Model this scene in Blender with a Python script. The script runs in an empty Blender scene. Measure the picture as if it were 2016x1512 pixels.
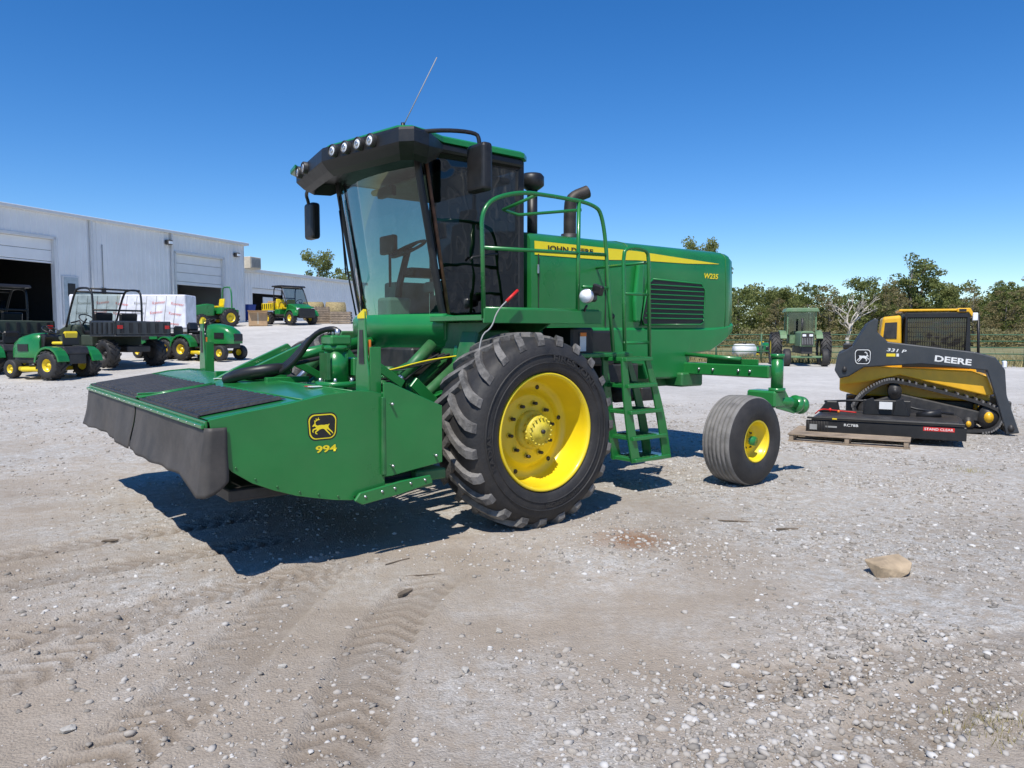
import bpy, bmesh, math, random
import numpy as np
from mathutils import Vector, Matrix, noise
random.seed(7); rng=np.random.default_rng(7)
COL=bpy.context.scene.collection
pi=math.pi
# ---------------------------------------------------------------- materials
def nmat(name):
    m=bpy.data.materials.new(name); m.use_nodes=True
    nt=m.node_tree; b=nt.nodes['Principled BSDF']; return m,nt,b
def mk(name,col,rough=.5,metal=0,var=.12,scale=6,bump=0,bscale=40,coat=0,dust=0,dustcol=(.34,.28,.22),spec=.5):
    m,nt,b=nmat(name); N=nt.nodes; L=nt.links
    tc=N.new('ShaderNodeTexCoord')
    no=N.new('ShaderNodeTexNoise'); no.inputs['Scale'].default_value=scale; no.inputs['Detail'].default_value=6
    L.new(tc.outputs['Object'],no.inputs['Vector'])
    r=N.new('ShaderNodeValToRGB'); r.color_ramp.elements[0].position=.3; r.color_ramp.elements[1].position=.7
    r.color_ramp.elements[0].color=tuple(c*(1-var) for c in col)+(1,)
    r.color_ramp.elements[1].color=tuple(min(1,c*(1+var)) for c in col)+(1,)
    L.new(no.outputs['Fac'],r.inputs['Fac']); out=r.outputs['Color']
    if dust>0:
        n2=N.new('ShaderNodeTexNoise'); n2.inputs['Scale'].default_value=scale*.6; n2.inputs['Detail'].default_value=8; n2.inputs['Roughness'].default_value=.7
        L.new(tc.outputs['Object'],n2.inputs['Vector'])
        mr=N.new('ShaderNodeMapRange'); mr.inputs[1].default_value=.35; mr.inputs[2].default_value=.75; mr.inputs[3].default_value=0; mr.inputs[4].default_value=dust
        L.new(n2.outputs['Fac'],mr.inputs[0])
        mx=N.new('ShaderNodeMix'); mx.data_type='RGBA'; L.new(mr.outputs[0],mx.inputs[0]); L.new(out,mx.inputs[6]); mx.inputs[7].default_value=dustcol+(1,)
        out=mx.outputs[2]
    L.new(out,b.inputs['Base Color'])
    rr=N.new('ShaderNodeMapRange'); rr.inputs[3].default_value=max(0,rough-.07); rr.inputs[4].default_value=min(1,rough+.1)
    L.new(no.outputs['Fac'],rr.inputs[0]); L.new(rr.outputs[0],b.inputs['Roughness'])
    b.inputs['Metallic'].default_value=metal; b.inputs['Coat Weight'].default_value=coat; b.inputs['Coat Roughness'].default_value=.12
    b.inputs['Specular IOR Level'].default_value=spec
    if bump>0:
        n3=N.new('ShaderNodeTexNoise'); n3.inputs['Scale'].default_value=bscale; n3.inputs['Detail'].default_value=5
        L.new(tc.outputs['Object'],n3.inputs['Vector'])
        bp=N.new('ShaderNodeBump'); bp.inputs['Strength'].default_value=bump; bp.inputs['Distance'].default_value=.01
        L.new(n3.outputs['Fac'],bp.inputs['Height']); L.new(bp.outputs[0],b.inputs['Normal'])
    return m
def glass(name,tint,base=.05,rough=.02,wav=.0,gcol=(.9,.95,.95)):
    m=bpy.data.materials.new(name); m.use_nodes=True; nt=m.node_tree; N=nt.nodes; L=nt.links; N.clear()
    o=N.new('ShaderNodeOutputMaterial'); t=N.new('ShaderNodeBsdfTransparent'); t.inputs[0].default_value=tint+(1,)
    g=N.new('ShaderNodeBsdfGlossy'); g.inputs['Roughness'].default_value=rough; g.inputs[0].default_value=gcol+(1,)
    lw=N.new('ShaderNodeLayerWeight'); lw.inputs[0].default_value=.5
    pw=N.new('ShaderNodeMath'); pw.operation='POWER'; pw.inputs[1].default_value=5; L.new(lw.outputs['Facing'],pw.inputs[0])
    ad=N.new('ShaderNodeMath'); ad.operation='MULTIPLY_ADD'; ad.inputs[1].default_value=.9; ad.inputs[2].default_value=base; L.new(pw.outputs[0],ad.inputs[0])
    mx=N.new('ShaderNodeMixShader'); L.new(ad.outputs[0],mx.inputs[0]); L.new(t.outputs[0],mx.inputs[1]); L.new(g.outputs[0],mx.inputs[2])
    if wav>0:
        tc=N.new('ShaderNodeTexCoord'); n3=N.new('ShaderNodeTexNoise'); n3.inputs['Scale'].default_value=4; n3.inputs['Detail'].default_value=1
        L.new(tc.outputs['Object'],n3.inputs['Vector']); bp=N.new('ShaderNodeBump'); bp.inputs['Strength'].default_value=wav; bp.inputs['Distance'].default_value=.02
        L.new(n3.outputs['Fac'],bp.inputs['Height']); L.new(bp.outputs[0],g.inputs['Normal'])
    L.new(mx.outputs[0],o.inputs[0]); return m
GREEN=mk('green_paint',(.009,.180,.036),.28,var=.10,scale=3,coat=.4,dust=.06)
GREEN2=mk('green_plastic',(.010,.220,.048),.36,var=.06,scale=3,coat=.25,dust=.03)
GREEND=mk('green_frame',(.011,.14,.034),.45,var=.2,scale=8,dust=.2)
YEL=mk('yellow_paint',(.84,.62,.008),.35,var=.06,scale=4,coat=.3,dust=.10)
YELG=mk('yellow_hub',(.66,.53,.03),.5,var=.2,scale=12,dust=.25)
STRIPE=mk('yellow_decal',(.88,.70,.02),.4,var=.02)
BLK=mk('black_plastic',(.012,.012,.013),.42,var=.2,scale=12,dust=.03)
BLKM=mk('black_metal',(.02,.02,.021),.5,var=.3,scale=10,dust=.12)
RUB=mk('rubber_mat',(.020,.021,.024),.5,var=.2,scale=8,bump=.3,dust=.10)
CURT=mk('rubber_curtain',(.040,.037,.034),.6,var=.3,scale=3,bump=.35,bscale=9,dust=.45,dustcol=(.19,.16,.135))
TYRE=mk('tyre_rubber',(.018,.018,.019),.62,var=.25,scale=9,bump=.3,dust=.08)
TREAD=mk('tyre_tread_dusty',(.06,.057,.054),.8,var=.4,scale=10,bump=.6,dust=.85,dustcol=(.33,.31,.285))
TREADR=mk('tyre_rib_dusty',(.14,.135,.13),.8,var=.3,scale=10,bump=.3,dust=.7,dustcol=(.30,.28,.26))
CHROME=mk('steel',(.55,.55,.56),.3,metal=.9,var=.15)
LAMP=mk('lamp_glass',(.85,.87,.9),.1,var=.05,coat=.5)
WHT=mk('white_decal',(.75,.75,.73),.5,var=.05)
RED=mk('red_plastic',(.6,.02,.015),.4)
REDF=mk('faded_red_print',(.62,.16,.14),.5)
ORNG=mk('orange_decal',(.75,.2,.02),.4)
RUST=mk('rusty_steel',(.16,.07,.035),.8,var=.4,scale=12)
EXH=mk('exhaust_steel',(.055,.047,.04),.55,metal=.5,var=.4,scale=9)
GREYS=mk('seat_fabric',(.24,.24,.23),.85)
LGREY=mk('grey_plastic',(.32,.32,.31),.7)
GW=glass('windshield_glass',(.46,.70,.60),.09)
GD=glass('dark_door_glass',(.045,.05,.052),.13,wav=.22,gcol=(.52,.52,.50))
GV=glass('clear_glass',(.42,.50,.48),.07)
OLIVE=mk('olive_plastic',(.05,.065,.045),.6)
DGREY=mk('dark_grey_paint',(.028,.034,.042),.4,coat=.3,var=.1,dust=.06)
CYEL=mk('construction_yellow',(.82,.44,.01),.4,coat=.2,var=.08,dust=.05)
WOOD=mk('pallet_wood',(.30,.23,.165),.85,var=.35,scale=5,bump=.5,dust=.3)
CARD=mk('cardboard',(.42,.28,.16),.85,var=.1)
# ---------------------------------------------------------------- mesh builder
class MB:
    def __init__(s): s.v=[];s.f=[];s.mi=[];s.sm=[];s.mats=[]
    def _m(s,m):
        if m not in s.mats: s.mats.append(m)
        return s.mats.index(m)
    def add(s,V,F,m,smooth=False):
        o=len(s.v); k=s._m(m); s.v+= [tuple(p) for p in V]
        for f in F: s.f.append([o+i for i in f]); s.mi.append(k); s.sm.append(smooth)
        return s
    def bm(s,bm,m,smooth=False):
        bmesh.ops.recalc_face_normals(bm,faces=bm.faces); bm.verts.index_update()
        s.add([v.co.copy() for v in bm.verts],[[v.index for v in f.verts] for f in bm.faces],m,smooth); bm.free(); return s
    def prism(s,P,ax,a,b,m,bev=0,seg=1):
        def P3(p,t):
            return {'x':(t,p[0],p[1]),'y':(p[0],t,p[1]),'z':(p[0],p[1],t)}[ax]
        bm=bmesh.new(); A=[bm.verts.new(P3(p,a)) for p in P]; B=[bm.verts.new(P3(p,b)) for p in P]; n=len(P)
        bm.faces.new(A); bm.faces.new(B[::-1])
        for i in range(n): bm.faces.new((A[i],B[i],B[(i+1)%n],A[(i+1)%n]))
        bmesh.ops.recalc_face_normals(bm,faces=bm.faces)
        if bev>0: bmesh.ops.bevel(bm,geom=bm.edges[:],offset=bev,segments=seg,profile=.5,affect='EDGES',clamp_overlap=True)
        return s.bm(bm,m)
    def box(s,x0,x1,y0,y1,z0,z1,m,bev=.006,seg=1):
        return s.prism([(x0,y0),(x1,y0),(x1,y1),(x0,y1)],'z',z0,z1,m,bev,seg)
    def rbox(s,c,size,R,m,bev=.005):
        t=MB(); a,b,d=[q/2 for q in size]; t.box(-a,a,-b,b,-d,d,m,bev)
        c=Vector(c); s.add([c+R@Vector(p) for p in t.v],t.f,m); return s
    def tube(s,P,r,m,n=8,caps=True,rs=None):
        P=[Vector(p) for p in P]; V=[];F=[]; up=None
        for i,p in enumerate(P):
            d=(P[min(i+1,len(P)-1)]-P[max(i-1,0)]).normalized()
            if up is None:
                up=Vector((0,0,1)) if abs(d.z)<.9 else Vector((1,0,0))
            a=d.cross(up).normalized(); up=a.cross(d).normalized(); q=rs[i] if rs else r
            for k in range(n):
                t=2*pi*k/n; V.append(p+a*math.cos(t)*q+up*math.sin(t)*q)
        for i in range(len(P)-1):
            for k in range(n): F.append((i*n+k,i*n+(k+1)%n,(i+1)*n+(k+1)%n,(i+1)*n+k))
        if caps: F.append(tuple(range(n))[::-1]); F.append(tuple((len(P)-1)*n+k for k in range(n)))
        return s.add(V,F,m,True)
    def cyl(s,p0,p1,r,m,n=16,r1=None):
        return s.tube([p0,p1],r,m,n,True,[r,r if r1 is None else r1])
    def lathe(s,prof,c,ax,m,n=48,smooth=True):
        c=Vector(c); ax=Vector(ax).normalized(); a=ax.orthogonal().normalized(); b=ax.cross(a); V=[];F=[]
        for k in range(n):
            t=2*pi*k/n; d=a*math.cos(t)+b*math.sin(t)
            for r,h in prof: V.append(c+d*r+ax*h)
        q=len(prof)
        for k in range(n):
            for j in range(q-1): F.append((k*q+j,k*q+j+1,((k+1)%n)*q+j+1,((k+1)%n)*q+j))
        return s.add(V,F,m,smooth)
    def grid(s,rows,m,smooth=True):
        q=len(rows[0]); V=[p for r in rows for p in r]; F=[]
        for i in range(len(rows)-1):
            for j in range(q-1): F.append((i*q+j,i*q+j+1,(i+1)*q+j+1,(i+1)*q+j))
        return s.add(V,F,m,smooth)
    def sphere(s,c,r,m,n=12,sc=(1,1,1)):
        bm=bmesh.new(); bmesh.ops.create_uvsphere(bm,u_segments=n,v_segments=max(6,n//2),radius=r)
        for v in bm.verts: v.co=Vector((v.co.x*sc[0]+c[0],v.co.y*sc[1]+c[1],v.co.z*sc[2]+c[2]))
        return s.bm(bm,m,True)
def smoothpath(P,it=2):
    P=[Vector(p) for p in P]
    for _ in range(it):
        Q=[P[0]]
        for i in range(len(P)-1): Q+= [P[i]*.75+P[i+1]*.25,P[i]*.25+P[i+1]*.75]
        Q.append(P[-1]); P=Q
    return P
def obj(mb,name,parent=None,label=None):
    me=bpy.data.meshes.new(name); me.from_pydata([tuple(v) for v in mb.v],[],mb.f)
    for m in mb.mats: me.materials.append(m)
    me.polygons.foreach_set('material_index',mb.mi); me.polygons.foreach_set('use_smooth',mb.sm)
    me.update()
    o=bpy.data.objects.new(name,me); COL.objects.link(o)
    if parent: o.parent=parent
    if label: o['label']=label
    return o
def boxes(name,parent,L_):
    for a in L_:
        mb=MB()
        for q in (a if isinstance(a,list) else [a]): mb.box(*q[:6],q[6],0)
        obj(mb,name,parent)
def thing(name,loc,rot,label,cat,group=None):
    e=bpy.data.objects.new(name,None); COL.objects.link(e); e.location=loc; e.rotation_euler=(0,0,rot); e.empty_display_size=.3
    e['label']=label; e['category']=cat
    if group: e['group']=group
    return e
def top(o,label,cat,group=None):
    o['label']=label; o['category']=cat
    if group: o['group']=group
    return o
def textmesh(name,txt,parent,org,xd,yd,h,m,width=None,bold=.02,shear=0,hx=1.0):
    cu=bpy.data.curves.new(name,'FONT'); cu.body=txt; cu.size=1; cu.offset=bold; cu.shear=shear; cu.resolution_u=3
    t=bpy.data.objects.new('tmp',cu); COL.objects.link(t); bpy.context.view_layer.update()
    me=bpy.data.meshes.new_from_object(t); bpy.data.objects.remove(t)
    xs=[v.co.x for v in me.vertices]; ys=[v.co.y for v in me.vertices]
    x0,x1,y0,y1=min(xs),max(xs),min(ys),max(ys); sy=h/(y1-y0); sx=sy*hx if width is None else width/(x1-x0)
    org=Vector(org);xd=Vector(xd);yd=Vector(yd)
    for v in me.vertices: v.co=org+xd*((v.co.x-x0)*sx)+yd*((v.co.y-y0)*sy)
    me.materials.clear(); me.materials.append(m); me.name=name
    for p in me.polygons: p.material_index=0
    o=bpy.data.objects.new(name,me); COL.objects.link(o); o.parent=parent; return o
DEER=[(.03,.52),(.07,.575),(.12,.625),(.145,.635),(.20,.67),(.18,.61),(.22,.57),(.28,.54),(.35,.56),(.46,.565),(.57,.55),(.65,.565),(.71,.57),(.75,.55),(.80,.60),(.82,.57),(.775,.50),(.765,.44),(.80,.37),(.87,.295),(.93,.24),(.99,.13),(.955,.12),(.90,.195),(.83,.25),(.75,.32),(.69,.37),(.70,.31),(.76,.23),(.82,.16),(.87,.06),(.835,.055),(.78,.125),(.71,.195),(.645,.27),(.59,.345),(.51,.385),(.42,.37),(.36,.35),(.30,.30),(.21,.245),(.215,.195),(.27,.165),(.255,.13),(.18,.16),(.15,.24),(.17,.285),(.25,.345),(.20,.37),(.11,.345),(.08,.30),(.095,.235),(.06,.23),(.03,.30),(.06,.395),(.15,.425),(.21,.45),(.18,.495),(.13,.525),(.08,.50)]
ANT=[(.13,.64),(.14,.72),(.12,.80),(.145,.80),(.165,.75),(.20,.80),(.20,.88),(.225,.88),(.235,.82),(.29,.85),(.31,.92),(.335,.91),(.33,.84),(.38,.83),(.375,.80),(.28,.79),(.21,.74),(.175,.69),(.165,.64)]
def logo(parent,c,xd,yd,nrm,w,h,mbg,mfg,flip=False,border=True):
    c=Vector(c);xd=Vector(xd);yd=Vector(yd);nrm=Vector(nrm); mb=MB()
    def rr(w,h,t):
        P=[]; r=.26*min(w,h)
        for cx,cy,a0 in ((w/2-r,h/2-r,0),(-w/2+r,h/2-r,90),(-w/2+r,-h/2+r,180),(w/2-r,-h/2+r,270)):
            for k in range(6):
                a=math.radians(a0+k*18); y_=cy+r*math.sin(a); x_=cx+r*math.cos(a); x_*= 1-.10*max(0,-y_/(h/2)); P.append(c+xd*x_+yd*y_+nrm*t)
        return P
    P=rr(w*1.04,h*1.05,.001); mb.add(P,[tuple(range(len(P)))],mbg)
    if border:
        P=rr(w*.96,h*.95,.002); mb.add(P,[tuple(range(len(P)))],mfg)
        P=rr(w*.88,h*.86,.003); mb.add(P,[tuple(range(len(P)))],mbg)
    sg=-1 if flip else 1
    for S in (DEER,ANT):
        P=[c+xd*((x-.51)*w*.76*sg)+yd*((y-.48)*h*.82)+nrm*.0045 for x,y in S]
        mb.add(P,[tuple(range(len(P)))],mfg)
    return obj(mb,'emblem',parent)
def wheel(parent,c,R,w,rr,name='wheel',ty=TYRE,rm=YEL,lug=0,side=-1,trd=None):
    c=Vector(c); trd=trd or ty; ax=Vector((0,side,0)); mb=MB()
    mb.lathe([(rr,-w*.42),(rr*1.15,-w*.5),(R*.9,-w*.5),(R*.985,-w*.4),(R,-w*.25),(R,w*.25),(R*.985,w*.4),(R*.9,w*.5),(rr*1.15,w*.5),(rr,w*.42)],c,ax,ty,28)
    if lug:
        for k in range(lug):
            for sd in (-1,1):
                t=2*pi*(k+(.5 if sd>0 else 0))/lug; V=[]
                for (hh,dt) in ((w*.5*sd,0),(0,.35)):
                    for (q,z) in ((-.5,R*.97),(.5,R*.97),(.5,R*1.05),(-.5,R*1.05)):
                        a=t+dt+q*pi/lug*.7; V.append(c+Vector((math.cos(a)*z,hh,math.sin(a)*z)))
                mb.add(V,[(0,1,2,3),(4,7,6,5),(0,4,5,1),(1,5,6,2),(2,6,7,3),(3,7,4,0)],trd)
    o=obj(mb,name,parent); mb=MB()
    mb.lathe([(rr,w*.42),(rr*.9,w*.36),(rr*.82,w*.1),(rr*.35,w*.12),(rr*.3,w*.3),(0.001,w*.3)],c,ax,rm,24)
    mb.lathe([(rr*.9,-w*.4),(0.001,-w*.3)],c,ax,rm,20)
    obj(mb,'rim',o); return o
# ---------------------------------------------------------------- camera / light / world
PITCH=math.atan(101/1480)
cam=bpy.data.cameras.new('camera'); co=bpy.data.objects.new('camera',cam); COL.objects.link(co)
co.location=(0,0,1.6); co.rotation_euler=(pi/2-PITCH,0,0); cam.lens=26.43; cam.sensor_width=36; cam.clip_end=2000; cam.clip_start=.05
bpy.context.scene.camera=co
sd=Vector((.19,.60,-1)).normalized()
sl=bpy.data.lights.new('sun','SUN'); so=bpy.data.objects.new('sun',sl); COL.objects.link(so); sl.energy=5.0; sl.angle=math.radians(.5); sl.color=(1,.955,.88)
so.rotation_euler=sd.to_track_quat('-Z','Y').to_euler(); so.location=(0,0,30)
w=bpy.data.worlds.new('World'); bpy.context.scene.world=w; w.use_nodes=True; nt=w.node_tree
sky=nt.nodes.new('ShaderNodeTexSky'); sky.sky_type='NISHITA'; sky.sun_disc=False
sky.sun_elevation=math.asin(-sd.z); sky.sun_rotation=math.atan2(-sd.x,-sd.y); sky.altitude=1200; sky.air_density=1.0; sky.dust_density=.0; sky.ozone_density=4.5
hs=nt.nodes.new('ShaderNodeHueSaturation'); hs.inputs['Saturation'].default_value=1.30; hs.inputs['Value'].default_value=1.0; hs.inputs['Hue'].default_value=.506
nt.links.new(sky.outputs[0],hs.inputs['Color']); nt.links.new(hs.outputs[0],nt.nodes['Background'].inputs[0]); nt.nodes['Background'].inputs[1].default_value=.15
sc=bpy.context.scene; sc.view_settings.view_transform='Standard'; sc.view_settings.look='None'; sc.view_settings.exposure=0
# ---------------------------------------------------------------- terrain
def sst(a,b,x):
    t=min(1,max(0,(x-a)/(b-a))); return t*t*(3-2*t)
def rise(X,Y):
    wgt=1-sst(-7,3,X)
    yy=min(max(0,Y-8),41); soft=yy*yy/(yy+1.5) if yy>0 else 0
    return .060*soft*wgt
TR=[((-1.9,2.0),(-1.0,5.2),.18,.18),((-.9,2.0),(-.3,5.0),.18,.18),((-3.6,3.0),(-.9,5.4),.17,.1),((-2.9,2.2),(-1.9,4.6),.16,.12),((.8,2.3),(2.6,3.6),.17,.1),((-4.2,4.0),(-1.6,5.9),.16,.1),((-4.6,4.6),(-2.0,6.6),.16,.1),((.9,3.2),(3.6,4.1),.17,.12)]
tval=[0.0]
def gh(X,Y):
    h=rise(X,Y); tval[0]=0
    if Y<30 and abs(X)<25:
        h+= .018*noise.noise(Vector((X*.7,Y*.7,0)))+.007*noise.noise(Vector((X*2.6,Y*2.6,2)))
        if Y<7.5 and abs(X)<6:
            h+=.004*noise.noise(Vector((X*9,Y*9,5)))
            for (a,b,hw,wv) in TR:
                ax,ay=a;bx,by=b;dx,dy=bx-ax,by-ay;l=math.hypot(dx,dy)
                cx=wv*math.sin((Y)*1.3+ax)
                t=((X-ax-cx)*dx+(Y-ay)*dy)/l; q=((X-ax-cx)*dy-(Y-ay)*dx)/l
                if 0<t<l and abs(q)<hw+.05:
                    en=min(1,t/.4,(l-t)/.4)
                    if abs(q)>hw: h+=.010*en; continue
                    e=min(1,(hw-abs(q))/.03)*en; am=min(1,max(.15,.65+1.5*noise.noise(Vector((X*1.3,Y*1.3,9)))))
                    rd_=max(-1,min(1,2.5*math.sin((t+abs(q)*.8)*52)))
                    h+= -.012*e+.010*e*am*rd_; tval[0]=max(tval[0],e*max(0,.32-.38*rd_*am+.1))
    return h
def axis_pts(lo,hi,step,lim,gr):
    P=list(np.arange(lo,hi+1e-6,step)); s=step; x=hi
    while x<lim: s*=gr; x+=s; P.append(x)
    return P
xs=axis_pts(0,3.9,.027,700,1.07); xs=sorted(set([-a for a in xs]+xs))
ys=axis_pts(1.6,6.2,.027,900,1.055)
yb=[]; s=.05;x=1.6
while x>-60: s*=1.25; x-=s; yb.append(x)
ys=sorted(yb)+ys
GV_=[];TK=[]
for Y in ys:
    for X in xs: GV_.append((X,Y,gh(X,Y))); TK.append(tval[0])
q=len(xs)
GF=[(i*q+j,i*q+j+1,(i+1)*q+j+1,(i+1)*q+j) for i in range(len(ys)-1) for j in range(q-1)]
def ground_mat():
    m,nt,b=nmat('gravel_dirt'); N=nt.nodes; L=nt.links
    g=N.new('ShaderNodeNewGeometry')
    def noi(sc,de,ro=.6):
        n=N.new('ShaderNodeTexNoise'); n.inputs['Scale'].default_value=sc; n.inputs['Detail'].default_value=de; n.inputs['Roughness'].default_value=ro; L.new(g.outputs['Position'],n.inputs['Vector']); return n.outputs['Fac']
    def ramp(f,p0,c0,p1,c1):
        r=N.new('ShaderNodeValToRGB'); r.color_ramp.elements[0].position=p0; r.color_ramp.elements[1].position=p1; r.color_ramp.elements[0].color=c0+(1,); r.color_ramp.elements[1].color=c1+(1,); L.new(f,r.inputs[0]); return r.outputs[0]
    def mixc(f,a,b_,mode='MIX'):
        x=N.new('ShaderNodeMix'); x.data_type='RGBA'; x.blend_type=mode
        if isinstance(f,float): x.inputs[0].default_value=f
        else: L.new(f,x.inputs[0])
        for s_,v in ((6,a),(7,b_)):
            if isinstance(v,tuple): x.inputs[s_].default_value=v+(1,)
            else: L.new(v,x.inputs[s_])
        return x.outputs[2]
    def mth(op,a,b_,cl=False):
        s_=N.new('ShaderNodeMath'); s_.operation=op; s_.use_clamp=cl
        for i,v in enumerate((a,b_)):
            if isinstance(v,(int,float)): s_.inputs[i].default_value=v
            else: L.new(v,s_.inputs[i])
        return s_.outputs[0]
    def rng_(f,a,b_,c,d):
        r=N.new('ShaderNodeMapRange'); r.inputs[1].default_value=a; r.inputs[2].default_value=b_; r.inputs[3].default_value=c; r.inputs[4].default_value=d; L.new(f,r.inputs[0]); return r.outputs[0]
    dirt=ramp(noi(1.1,8,.65),.3,(.365,.305,.240),.7,(.475,.41,.335))
    dirt2=mixc(rng_(noi(30,6,.75),.35,.65,0,.55),dirt,(.28,.232,.185))
    vo=N.new('ShaderNodeTexVoronoi'); vo.inputs['Scale'].default_value=26; L.new(g.outputs['Position'],vo.inputs['Vector'])
    vs=N.new('ShaderNodeSeparateColor'); L.new(vo.outputs['Color'],vs.inputs[0])
    grav=ramp(vs.outputs[0],0,(.32,.30,.27),1,(.61,.59,.555))
    vo2=N.new('ShaderNodeTexVoronoi'); vo2.inputs['Scale'].default_value=85; L.new(g.outputs['Position'],vo2.inputs['Vector'])
    vs2=N.new('ShaderNodeSeparateColor'); L.new(vo2.outputs['Color'],vs2.inputs[0])
    grav2=mixc(.5,grav,ramp(vs2.outputs[1],0,(.26,.245,.22),1,(.64,.62,.585)))
    sp=N.new('ShaderNodeSeparateXYZ'); L.new(g.outputs['Position'],sp.inputs[0])
    a1=rng_(noi(.55,5,.6),.42,.62,0,1)
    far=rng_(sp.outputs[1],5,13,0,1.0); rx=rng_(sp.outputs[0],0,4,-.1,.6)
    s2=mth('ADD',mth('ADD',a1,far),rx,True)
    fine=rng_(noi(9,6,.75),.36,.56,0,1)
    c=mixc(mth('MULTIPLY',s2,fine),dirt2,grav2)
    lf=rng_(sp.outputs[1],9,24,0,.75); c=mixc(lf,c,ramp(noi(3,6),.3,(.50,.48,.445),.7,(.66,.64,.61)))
    at=N.new('ShaderNodeAttribute'); at.attribute_name='track'
    c=mixc(rng_(at.outputs['Fac'],0,.8,0,.8),c,(.235,.19,.145))
    vd_=N.new('ShaderNodeVectorMath'); vd_.operation='DISTANCE'; L.new(g.outputs['Position'],vd_.inputs[0]); vd_.inputs[1].default_value=(.93,5.72,0)
    st=rng_(mth('ADD',vd_.outputs['Value'],mth('MULTIPLY',noi(6,5,.7),.5)),.35,.62,.8,0)
    c=mixc(st,c,(.26,.14,.075))
    lb=rng_(noi(.3,5),.35,.65,.88,1.08)
    vm=N.new('ShaderNodeVectorMath'); vm.operation='SCALE'; L.new(c,vm.inputs[0]); L.new(lb,vm.inputs['Scale'])
    L.new(vm.outputs[0],b.inputs['Base Color']); b.inputs['Roughness'].default_value=.95; b.inputs['Specular IOR Level'].default_value=.1
    bs=mth('ADD',mth('ADD',noi(55,8,.8),mth('MULTIPLY',noi(12,6,.7),1.6)),mth('MULTIPLY',vo2.outputs['Distance'],-.8))
    bp=N.new('ShaderNodeBump'); bp.inputs['Strength'].default_value=.75; bp.inputs['Distance'].default_value=.009; L.new(bs,bp.inputs['Height']); L.new(bp.outputs[0],b.inputs['Normal'])
    return m
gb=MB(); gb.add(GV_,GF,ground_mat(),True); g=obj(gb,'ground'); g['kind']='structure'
at_=g.data.attributes.new('track','FLOAT','POINT'); at_.data.foreach_set('value',np.array(TK,dtype=np.float32))
GRASS=mk('field_grass',(.19,.185,.08),.95,var=.4,scale=.5,bump=1,bscale=20,dust=.6,dustcol=(.32,.27,.15))
gb=MB(); gb.add([(9,41,.02),(60,27,.02),(260,27,.03),(400,300,.05),(-10,300,.05),(2,60,.03)],[(0,1,2,3,4,5)],GRASS); g=obj(gb,'grass_field'); g['kind']='structure'
def stones(name,n,gen,mat,seed):
    r=np.random.default_rng(seed)
    t=(1+5**.5)/2
    iv=np.array([(-1,t,0),(1,t,0),(-1,-t,0),(1,-t,0),(0,-1,t),(0,1,t),(0,-1,-t),(0,1,-t),(t,0,-1),(t,0,1),(-t,0,-1),(-t,0,1)],float)/1.9
    fc=np.array([(0,11,5),(0,5,1),(0,1,7),(0,7,10),(0,10,11),(1,5,9),(5,11,4),(11,10,2),(10,7,6),(7,1,8),(3,9,4),(3,4,2),(3,2,6),(3,6,8),(3,8,9),(4,9,5),(2,4,11),(6,2,10),(8,6,7),(9,8,1)])
    P,S=gen(r,n); n=len(P)
    V=iv[None]*(1+r.uniform(-.38,.38,(n,12,1)))*S[:,None,None]*np.stack([r.uniform(.7,1.4,n),r.uniform(.6,1.1,n),r.uniform(.35,.8,n)],1)[:,None,:]
    a=r.uniform(0,2*pi,n); ca,sa=np.cos(a)[:,None],np.sin(a)[:,None]
    X=V[:,:,0]*ca-V[:,:,1]*sa; Y=V[:,:,0]*sa+V[:,:,1]*ca
    V=np.stack([X,Y,V[:,:,2]],2)+P[:,None,:]
    F=(fc[None]+np.arange(n)[:,None,None]*12).reshape(-1,3)
    me=bpy.data.meshes.new(name); me.vertices.add(n*12); me.vertices.foreach_set('co',V.reshape(-1))
    me.loops.add(len(F)*3); me.loops.foreach_set('vertex_index',F.reshape(-1)); me.polygons.add(len(F)); me.polygons.foreach_set('loop_start',np.arange(len(F))*3)
    ca_=me.color_attributes.new('tone','FLOAT_COLOR','POINT'); c=r.uniform(0,1,(n,1,1)); cc=np.concatenate([c,r.uniform(0,1,(n,1,1)),c,np.ones((n,1,1))],2)
    ca_.data.foreach_set('color',np.repeat(cc,12,1).reshape(-1).astype(np.float32)); me.update(calc_edges=True); me.validate()
    me.materials.append(mat); o=bpy.data.objects.new(name,me); COL.objects.link(o); o['kind']='stuff'; return o
m,nt,b=nmat('stone'); at=nt.nodes.new('ShaderNodeAttribute'); at.attribute_name='tone'; sx=nt.nodes.new('ShaderNodeSeparateColor'); nt.links.new(at.outputs['Color'],sx.inputs[0])
rp=nt.nodes.new('ShaderNodeValToRGB'); E=rp.color_ramp.elements; E[0].color=(.21,.19,.165,1); E[1].color=(.62,.60,.565,1); e=E.new(.45); e.color=(.37,.33,.28,1); e=E.new(.88); e.color=(.48,.45,.41,1)
nt.links.new(sx.outputs[0],rp.inputs[0]); nt.links.new(rp.outputs[0],b.inputs['Base Color']); b.inputs['Roughness'].default_value=.9
STONE=m
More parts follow.
